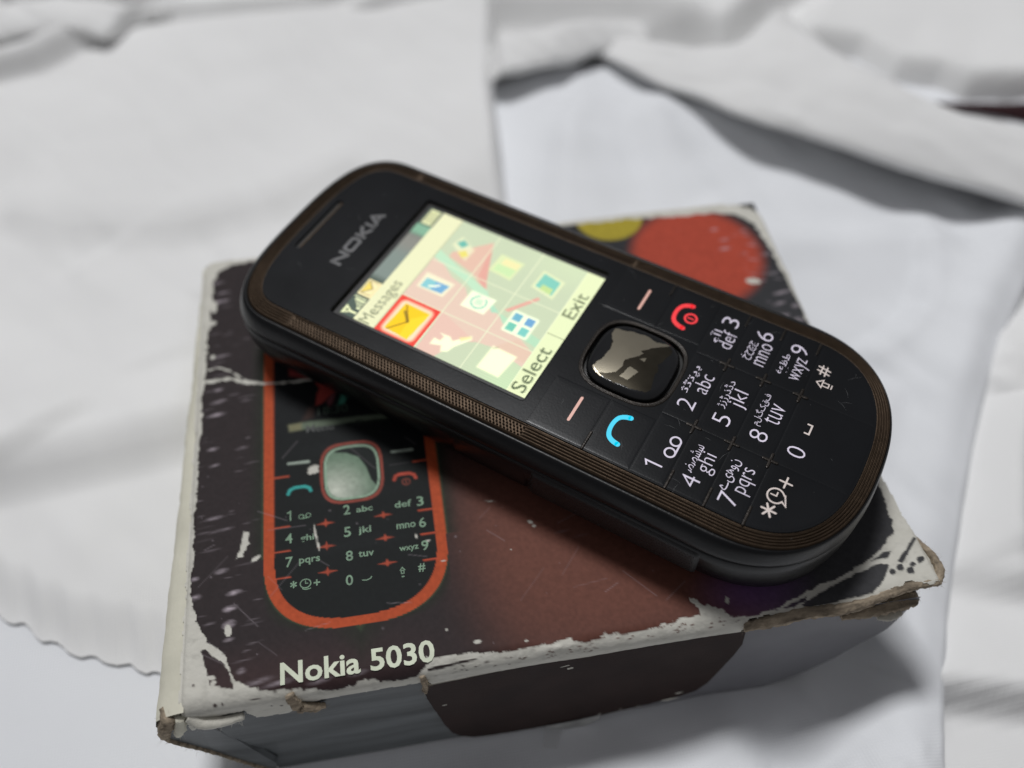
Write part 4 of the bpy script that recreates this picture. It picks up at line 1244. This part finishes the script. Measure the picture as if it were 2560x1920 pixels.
# title row and text
srect(-14, 14, 10.6, 14.55, (226, 220, 186)); srect(-14, 14, 10.55, 10.75, (150, 150, 124), .6)
stext('Messages', -13.8, -3.6, 11.0, 13.9, (104, 108, 84))
# soft key row
srect(-14, 14, -17.6, -14.35, (222, 228, 186)); srect(-14, 14, -14.5, -14.3, (238, 240, 206), .7); srect(-1.1, -.85, -17.6, -14.4, (150, 156, 126), .8)
stext('Select', -13.4, -3.8, -17.0, -14.5, (74, 88, 62), .012); stext('Exit', 3.4, 9.2, -17.0, -14.7, (88, 98, 70), .008)
# paler, yellow-green tinted colours outside the selected tile, fine pixel grid
SC0 = SC.copy()
lum = SC.mean(-1, keepdims=True)
SC[:] = lum + (SC - lum) * 0.80
SC[:] = np.clip(SC, 0, 1) ** 0.84
SC *= np.array([0.95, 1.0, 0.82])
tile = ((DXg < -5.6) & (DYg > 2.75) & (DYg < 10.5))[..., None]
SC[:] = np.where(tile, SC0 * 0.9, SC)
SC *= (0.93 + 0.07 * ((np.arange(PW) % 2)[None, :, None]))
gxv = np.linspace(-14, 14, PW + 1)
gyv = np.linspace(17.5, -17.5, PH + 1)
Xv, Yv = np.meshgrid(gxv, gyv)
idx = np.arange((PH + 1) * (PW + 1)).reshape(PH + 1, PW + 1)
q = np.stack([idx[1:, :-1], idx[1:, 1:], idx[:-1, 1:], idx[:-1, :-1]], -1).reshape(-1, 4)
me = bpy.data.meshes.new('display')
me.from_pydata((np.stack([Xv, Yv, np.full_like(Xv, 14.5)], -1).reshape(-1, 3) * MM).tolist(), [], q.tolist())
ca = me.color_attributes.new('Col', 'FLOAT_COLOR', 'CORNER')
ca.data.foreach_set('color', np.repeat(np.concatenate([SC.reshape(-1, 3), np.ones((PH * PW, 1))], 1), 4, 0).astype(np.float32).ravel())
me.materials.append(M['screen'])
disp = link(bpy.data.objects.new('display', me), phone)
disp['label'] = 'lit colour screen showing a grid of menu icons, Messages selected in red'
W2 = rrect(-14.88, 14.98, -17.73, 18.58, 0.5)
mobj('display_lens', [(p[0], p[1], 15.0) for p in W2], [tuple(range(len(W2)))], M['lens'], phone)

# ---- navigation key
nav = None
NX, NY, NHX, NHY = 0.0, -29.2, 6.45, 6.75
def nav_z(x, y):
    r = np.clip((np.abs((x - NX) / NHX) ** 3 + np.abs((y - NY) / NHY) ** 3) ** (1 / 3), 0, 1)
    return 16.15 - 0.28 * r ** 2 - 0.85 * np.clip((r - 0.86) / 0.14, 0, 1) ** 2.2
RR = [1.0, .995, .985, .97, .95, .92, .88, .84, .78, .7, .55, .4, .2, .05]
rings = [np.array([(p[0], p[1], 14.3) for p in squircle(NX, NY, NHX, NHY, 3.1, 96)])]
for r in RR:
    P = np.array(squircle(NX, NY, NHX * r, NHY * r, 3.1 - 0.6 * (1 - r), 96))
    rings.append(np.c_[P, 16.15 - 0.28 * r ** 2 - 0.85 * np.clip((r - 0.86) / 0.14, 0, 1) ** 2.2 + 0 * P[:, 0]])
n = 96
V = np.vstack(rings)
F = [(r * n + i, r * n + (i + 1) % n, (r + 1) * n + (i + 1) % n, (r + 1) * n + i) for r in range(len(rings) - 1) for i in range(n)]
F.append(tuple((len(rings) - 1) * n + i for i in range(n)))
nav = mobj('navigation_key', V, F, M['gloss'], phone, True)
# bronze ring round it
ringp = [np.array([(p[0], p[1], z) for p in squircle(0.0, -29.25, 7.15 + dd, 7.45 + dd, 3.1, 96)]) for dd, z in ((-.28, 14.9), (-.22, 15.25), (-.05, 15.38), (.1, 15.26), (.16, 15.30), (.3, 15.36), (.45, 15.18))]
V = np.vstack(ringp)
F = [(r * n + i, (r + 1) * n + i, (r + 1) * n + (i + 1) % n, r * n + (i + 1) % n) for r in range(len(ringp) - 1) for i in range(n)]
mobj('key_ring', V, [f[::-1] for f in F], M['bronze_dark'], phone, True)
# bare foil where the black film peeled, inner edge following a painted dark reflection
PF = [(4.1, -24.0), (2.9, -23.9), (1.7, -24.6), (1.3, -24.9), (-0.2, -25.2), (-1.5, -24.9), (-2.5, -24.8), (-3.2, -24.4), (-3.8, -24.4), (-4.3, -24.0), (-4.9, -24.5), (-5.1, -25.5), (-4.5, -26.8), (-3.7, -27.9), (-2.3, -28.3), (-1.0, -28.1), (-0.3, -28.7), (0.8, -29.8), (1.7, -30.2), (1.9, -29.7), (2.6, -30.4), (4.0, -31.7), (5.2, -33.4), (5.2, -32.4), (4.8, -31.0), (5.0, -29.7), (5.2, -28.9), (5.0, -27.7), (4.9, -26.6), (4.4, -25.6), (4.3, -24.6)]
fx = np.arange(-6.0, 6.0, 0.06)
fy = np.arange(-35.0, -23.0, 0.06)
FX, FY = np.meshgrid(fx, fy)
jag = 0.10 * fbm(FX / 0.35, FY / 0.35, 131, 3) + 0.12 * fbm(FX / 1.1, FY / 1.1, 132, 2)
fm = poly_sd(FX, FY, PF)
for pq in ([(-1.7, -29.3), (-2.0, -31.0), (-4.3, -30.1), (-4.1, -28.6)], [(0.3, -29.9), (1.2, -31.0), (0.0, -31.0)]):  # bright gaps inside the painted reflection
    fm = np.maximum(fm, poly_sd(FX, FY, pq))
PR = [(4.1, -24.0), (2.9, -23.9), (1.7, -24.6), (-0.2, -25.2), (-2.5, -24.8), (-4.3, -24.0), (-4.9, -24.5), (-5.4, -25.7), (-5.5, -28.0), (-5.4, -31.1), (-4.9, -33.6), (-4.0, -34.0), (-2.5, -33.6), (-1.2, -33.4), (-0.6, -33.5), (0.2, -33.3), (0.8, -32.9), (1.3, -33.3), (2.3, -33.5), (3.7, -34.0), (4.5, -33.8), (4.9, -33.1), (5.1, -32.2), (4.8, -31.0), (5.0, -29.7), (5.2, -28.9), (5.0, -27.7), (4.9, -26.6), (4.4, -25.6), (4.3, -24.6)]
res = grid_obj('reflection_patch', FX, FY, nav_z(FX, FY) + 0.012, M['dark_reflection'], nav, poly_sd(FX, FY, PR) + jag > 0)  # dark mirrored shape painted as a darker patch on the peeled area
res['label'] = 'dark reflection painted on the peeled patch, with a ragged rim'
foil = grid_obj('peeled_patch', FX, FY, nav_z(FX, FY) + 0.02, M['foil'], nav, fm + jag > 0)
foil['label'] = 'bare silvery patch where the black film peeled off, inner edge cut along the painted reflection'

# ---- keys
KO = [tuple(p) for p in (OQ - ON * 0.35)]
def key(x0, x1, y0, y1, gap=0.09, r=0.0):
    poly = clip_rect(KO, x0 + gap, x1 - gap, y0 + gap, y1 - gap)
    P = [poly[0]]
    for p in poly[1:]:
        if math.hypot(p[0] - P[-1][0], p[1] - P[-1][1]) > .02:
            P.append(p)
    P = np.array(P)
    c = (P.min(0) + P.max(0)) / 2
    ext = (P.max(0) - P.min(0)) / 2
    def ins(d):
        return c + (P - c) * (1 - d / ext)
    V, n = [], len(P)
    for d, z in ((0, TOP + .003), (.06, TOP + .012), (.25, TOP + .018), (.8, TOP + .024)):
        V += [(p[0], p[1], z) for p in ins(d)]
    F = [(r_ * n + i, r_ * n + (i + 1) % n, (r_ + 1) * n + (i + 1) % n, (r_ + 1) * n + i) for r_ in range(3) for i in range(n)]
    a2 = sum(P[i][0] * P[(i + 1) % n][1] - P[(i + 1) % n][0] * P[i][1] for i in range(n))
    F.append(tuple(3 * n + i for i in range(n)))
    if a2 < 0:
        F = [f[::-1] for f in F]
    return mobj('key', V, F, M['key'], phone)
KZ = TOP + 0.034
YR = [-36.9, -42.3, -48.3, -54.2, -66.5]
XC = [(-18.2, -6.45), (-6.45, 6.65), (6.65, 18.2)]
LAB = [['1', '2', '3'], ['4', '5', '6'], ['7', '8', '9'], ['*', '0', '#']]
LET = {'2': 'abc', '3': 'def', '4': 'ghi', '5': 'jkl', '6': 'mno', '7': 'pqrs', '8': 'tuv', '9': 'wxyz'}
ARB = {'2': '\ufe9b\ufb68\ufe97\ufb58\ufe91', '3': '\u0621\u0622\u0627', '4': '\ufebf\ufebb\ufeb7\ufeb3', '5': '\u0698\u0632\u0691\u0631\u0630\u0688\u062f', '6': '\u062e\u062d\u0686\u062c', '7': '\u06d2\u0649\ufeeb\u0648\u0646', '8': '\u0645\u0644\u06af\u06a9\u0642\u0641', '9': '\u063a\u0639\u0638\u0637'}
WID = {'abc': 3.9, 'def': 3.7, 'ghi': 3.6, 'jkl': 3.2, 'mno': 4.9, 'pqrs': 4.7, 'tuv': 3.9, 'wxyz': 4.9}
AW = {'2': 5.6, '3': 2.6, '4': 5.0, '5': 5.4, '6': 3.9, '7': 5.6, '8': 6.2, '9': 4.2}
def lab(k, name, vf, mat='lit', dz=0.0):
    return decal(name, vf, KZ + dz, M[mat], k)
for r in range(4):
    for c in range(3):
        s = LAB[r][c]
        k = key(XC[c][0], XC[c][1], YR[r + 1], YR[r])
        cy = [-39.55, -45.3, -51.1, -56.9][r]
        if s in '0123456789':
            dx = (-15.25, -3.2, 15.0)[c]
            w = {'1': 0.55}.get(s, 0.88)
            if s == '1':
                lab(k, 'digit', stroke2d([(dx - .62, cy + .78), (dx + .12, cy + 1.22), (dx + .12, cy - 1.36)], .27))
            else:
                lab(k, 'digit', text_fit(s, dx - w, dx + w, cy - 1.36, cy + 1.36, -0.014))
        lx = (-11.35, 1.55, 11.3)[c]
        if s in LET:
            t = LET[s]
            tall = any(ch in 'bdfhklt' for ch in t); low = any(ch in 'gjpqy' for ch in t)
            y0 = cy - 2.0 - (.62 if low else 0); y1 = cy + (0.35 if tall else -.30)
            lab(k, 'letters', text_fit(t, lx - WID[t] * .47, lx + WID[t] * .47, y0, y1, -0.013))
            lab(k, 'arabic_letters', text_fit(ARB[s], lx - AW[s] / 2 - (.1), lx + AW[s] / 2 - .1, cy + .28, cy + 1.95 if s not in '14' else cy + 1.9, -0.006))
        if s == '1':
            lab(k, 'voicemail_mark', merge([stroke2d(arc(-12.35, -40.9, .78, .78, 0, 360, 22)[:-1], .28, True), stroke2d(arc(-10.2, -40.9, .78, .78, 0, 360, 22)[:-1], .28, True), stroke2d([(-12.35, -41.68), (-10.2, -41.68)], .28)]))
        if s == '*':
            lab(k, 'star_mark', merge([cap_line((-14.15 + 1.05 * math.cos(a), -56.7 + 1.05 * math.sin(a)), (-14.15 - 1.05 * math.cos(a), -56.7 - 1.05 * math.sin(a)), .30) for a in (math.pi / 2, math.pi / 6, -math.pi / 6)]), 'lit_warm')
            lab(k, 'clock_mark', merge([stroke2d(arc(-11.5, -56.8, 1.2, 1.2, -60, 245, 26) + [(-12.5, -58.6), (-10.9, -58.0)], .24, True), stroke2d([(-11.5, -56.0), (-11.5, -56.9), (-10.8, -56.9)], .2)]), 'lit_warm', .003)
            lab(k, 'plus_mark', merge([cap_line((-9.7, -57.35), (-7.9, -57.35), .27), cap_line((-8.8, -56.45), (-8.8, -58.25), .27)]), 'lit_warm', .003)
        if s == '0':
            lab(k, 'space_mark', stroke2d([(.6, -56.75), (.6, -57.5), (2.3, -57.5), (2.3, -56.75)], .26), 'lit_warm')
        if s == '#':
            lab(k, 'hash_mark', merge([cap_line((12.1, -55.4), (13.9, -55.4), .22), cap_line((12.0, -56.1), (13.8, -56.1), .22), cap_line((12.75, -54.8), (12.45, -56.7), .22), cap_line((13.5, -54.8), (13.2, -56.7), .22)]), 'lit_warm')
            lab(k, 'shift_mark', merge([stroke2d([(9.7, -56.3), (10.45, -55.4), (11.2, -56.3)], .2, True), stroke2d([(10.1, -56.3), (10.1, -57.3), (10.8, -57.3), (10.8, -56.3)], .18, True), cap_line((10.1, -57.75), (10.8, -57.75), .18)]), 'lit_warm')
# soft keys, call and end keys
for x0, x1, bar in ((-18.2, -8.0, (-14.75, -9.85)), (8.0, 18.2, (10.1, 14.9))):
    k = key(x0, x1, -29.35, -19.9)
    lab(k, 'soft_key_bar', cap_line((bar[0] + .2, -25.35), (bar[1] - .2, -25.35), .46), 'lit_pink')
k = key(-18.2, -8.0, -36.9, -29.35)
lab(k, 'call_mark', smooth_path([(-14.85, -33.6), (-14.7, -32.7), (-14.2, -31.85), (-13.3, -31.5), (-12.3, -31.4), (-11.3, -31.5), (-10.4, -31.85), (-9.9, -32.7), (-9.75, -33.4)], [.85, .85, .75, .68, .66, .68, .75, .85, .85]), 'lit_cyan')
k = key(8.0, 18.2, -36.9, -29.35)
lab(k, 'end_mark', smooth_path([(10.05, -33.2), (10.2, -32.3), (10.7, -31.4), (11.5, -31.0), (12.5, -30.9), (13.5, -31.0), (14.4, -31.4), (14.9, -32.2), (15.05, -32.9)], [.85, .85, .75, .68, .66, .68, .75, .85, .85]), 'lit_red')
lab(k, 'power_mark', merge([stroke2d(arc(12.5, -33.6, .95, .95, 0, 360, 26)[:-1], .36, True), cap_line((12.5, -33.15), (12.5, -34.05), .26)]), 'lit_red', .003)
# raised crosses and side bars between the keys
def bar3(name, items, parent):
    V, F = [], []
    for (a, b_, w) in items:
        for wd, z in ((w, TOP + .01), (w * .72, TOP + .17), (w * .3, TOP + .2)):
            p, _ = cap_line(a, b_, wd, 5)
            m = len(V)
            V += [(q[0], q[1], z) for q in p]
            n = len(p)
            if wd != w:
                F += [(m - n + i, m - n + (i + 1) % n, m + (i + 1) % n, m + i) for i in range(n)]
        F.append(tuple(m + i for i in range(n)))
    return mobj(name, V, F, M['bronze_dark'], parent)
for x in (-6.45, 6.65):
    for y in (-42.2, -48.2, -54.1):
        bar3('key_divider', [((x - 1.2, y), (x + 1.2, y), .55), ((x, y - 1.05), (x, y + 1.05), .52)], phone)
for y in (-29.35, -42.6, -48.5, -54.4):
    bar3('key_divider', [((-18.0, y), (-14.9, y), .5)], phone)
    bar3('key_divider', [((15.5, y + .7), (17.8, y + .7), .42)], phone)
# logo on the front
LX, LY, LH, LW = -6.1, 22.95, 2.1, 14.1
def lg(pts):
    return [(LX + p[0] * LW, LY + p[1] * LH) for p in pts]
sw_ = .56
decal('brand_lettering', merge([
    stroke2d(lg([(.018, 0), (.018, 1)]), sw_), stroke2d(lg([(.03, .86), (.185, .14)]), sw_ * 1.15), stroke2d(lg([(.197, 0), (.197, 1)]), sw_),
    stroke2d(lg([(.275, .13), (.262, .3), (.262, .7), (.275, .87), (.31, .88), (.42, .88), (.455, .87), (.468, .7), (.468, .3), (.455, .13), (.42, .12), (.31, .12)]), sw_, True),
    stroke2d(lg([(.535, 0), (.535, 1)]), sw_), stroke2d(lg([(.685, 1), (.565, .5), (.695, 0)]), sw_ * 1.05),
    stroke2d(lg([(.745, 0), (.745, 1)]), sw_),
    stroke2d(lg([(.79, 0), (.885, .93), (.98, 0)]), sw_), stroke2d(lg([(.835, .27), (.935, .27)]), sw_ * .8)]), TOP + .012, M['logo'], phone)

# ---- left side: slide plate and textured key let into the shell
def side_plate(name, y0, y1, z0, z1, x, mat, bulge=.35):
    ny, nz = 60, 14
    yy, zz_ = np.meshgrid(np.linspace(y0, y1, ny), np.linspace(z0, z1, nz))
    e = np.minimum(np.minimum(yy - y0, y1 - yy), np.minimum(zz_ - z0, z1 - zz_))
    r = np.clip(e / .7, 0, 1)
    zc = (z0 + z1) / 2
    xx = x - bulge * np.sqrt(np.clip(1 - (1 - r) ** 2, 0, 1)) + 0.9 * ((zz_ - zc) / (z1 - z0)) ** 2
    return grid_obj(name, xx, yy, zz_, mat, phone)
side_plate('slot_cover', -22.6, -9.5, 4.4, 10.2, -22.65, M['shell'], .22)
vk = side_plate('volume_key', -51, -23.4, 4.2, 10.6, -22.72, M['rubber'], .5)
V, F = [], []
for i in range(60):
    for j in range(7):
        y = -50.2 + i * .45 + (.22 if j % 2 else 0)
        z = 5.2 + j * .72
        x = -22.72 - .5 + 0.9 * ((z - 7.4) / 6.4) ** 2
        m = len(V)
        V += [(x + .05, y - .14, z), (x + .05, y, z - .16), (x + .05, y + .14, z), (x + .05, y, z + .16), (x - .1, y, z)]
        F += [(m, m + 1, m + 4), (m + 1, m + 2, m + 4), (m + 2, m + 3, m + 4), (m + 3, m, m + 4)]
o = mobj('key_texture', V, F, M['rubber'], vk)
o['kind'] = 'stuff'

# fine scratches and dust on the front
rng = np.random.default_rng(21)
items = []
for i in range(46):
    while True:
        x, y = rng.uniform(-17, 17), rng.uniform(-62, 31)
        if not (-16 < x < 16 and -19.5 < y < 20) and not (abs(x) < 8.2 and abs(y + 29.2) < 8.5):
            break
    a = rng.uniform(0, math.pi); l = rng.uniform(.4, 2.6) * (1 if i % 4 else .3)
    items.append(stroke2d([(x, y), (x + .5 * l * math.cos(a), y + .5 * l * math.sin(a)), (x + l * math.cos(a + .15), y + l * math.sin(a + .15))], [.01, .045, .01]))
for i in range(90):
    x, y = rng.uniform(-17, 17), rng.uniform(-62, 31)
    if -16 < x < 16 and -19.5 < y < 20 or abs(x) < 8.2 and abs(y + 29.2) < 8.5:
        continue
    r = rng.uniform(.02, .055)
    items.append((np.array([(x + r * math.cos(t * 1.257), y + r * math.sin(t * 1.257)) for t in range(5)]), [(0, 1, 2, 3, 4)]))
o = decal('scratches', merge(items), TOP + 0.045, M['scratch'], phone)
o['kind'] = 'stuff'
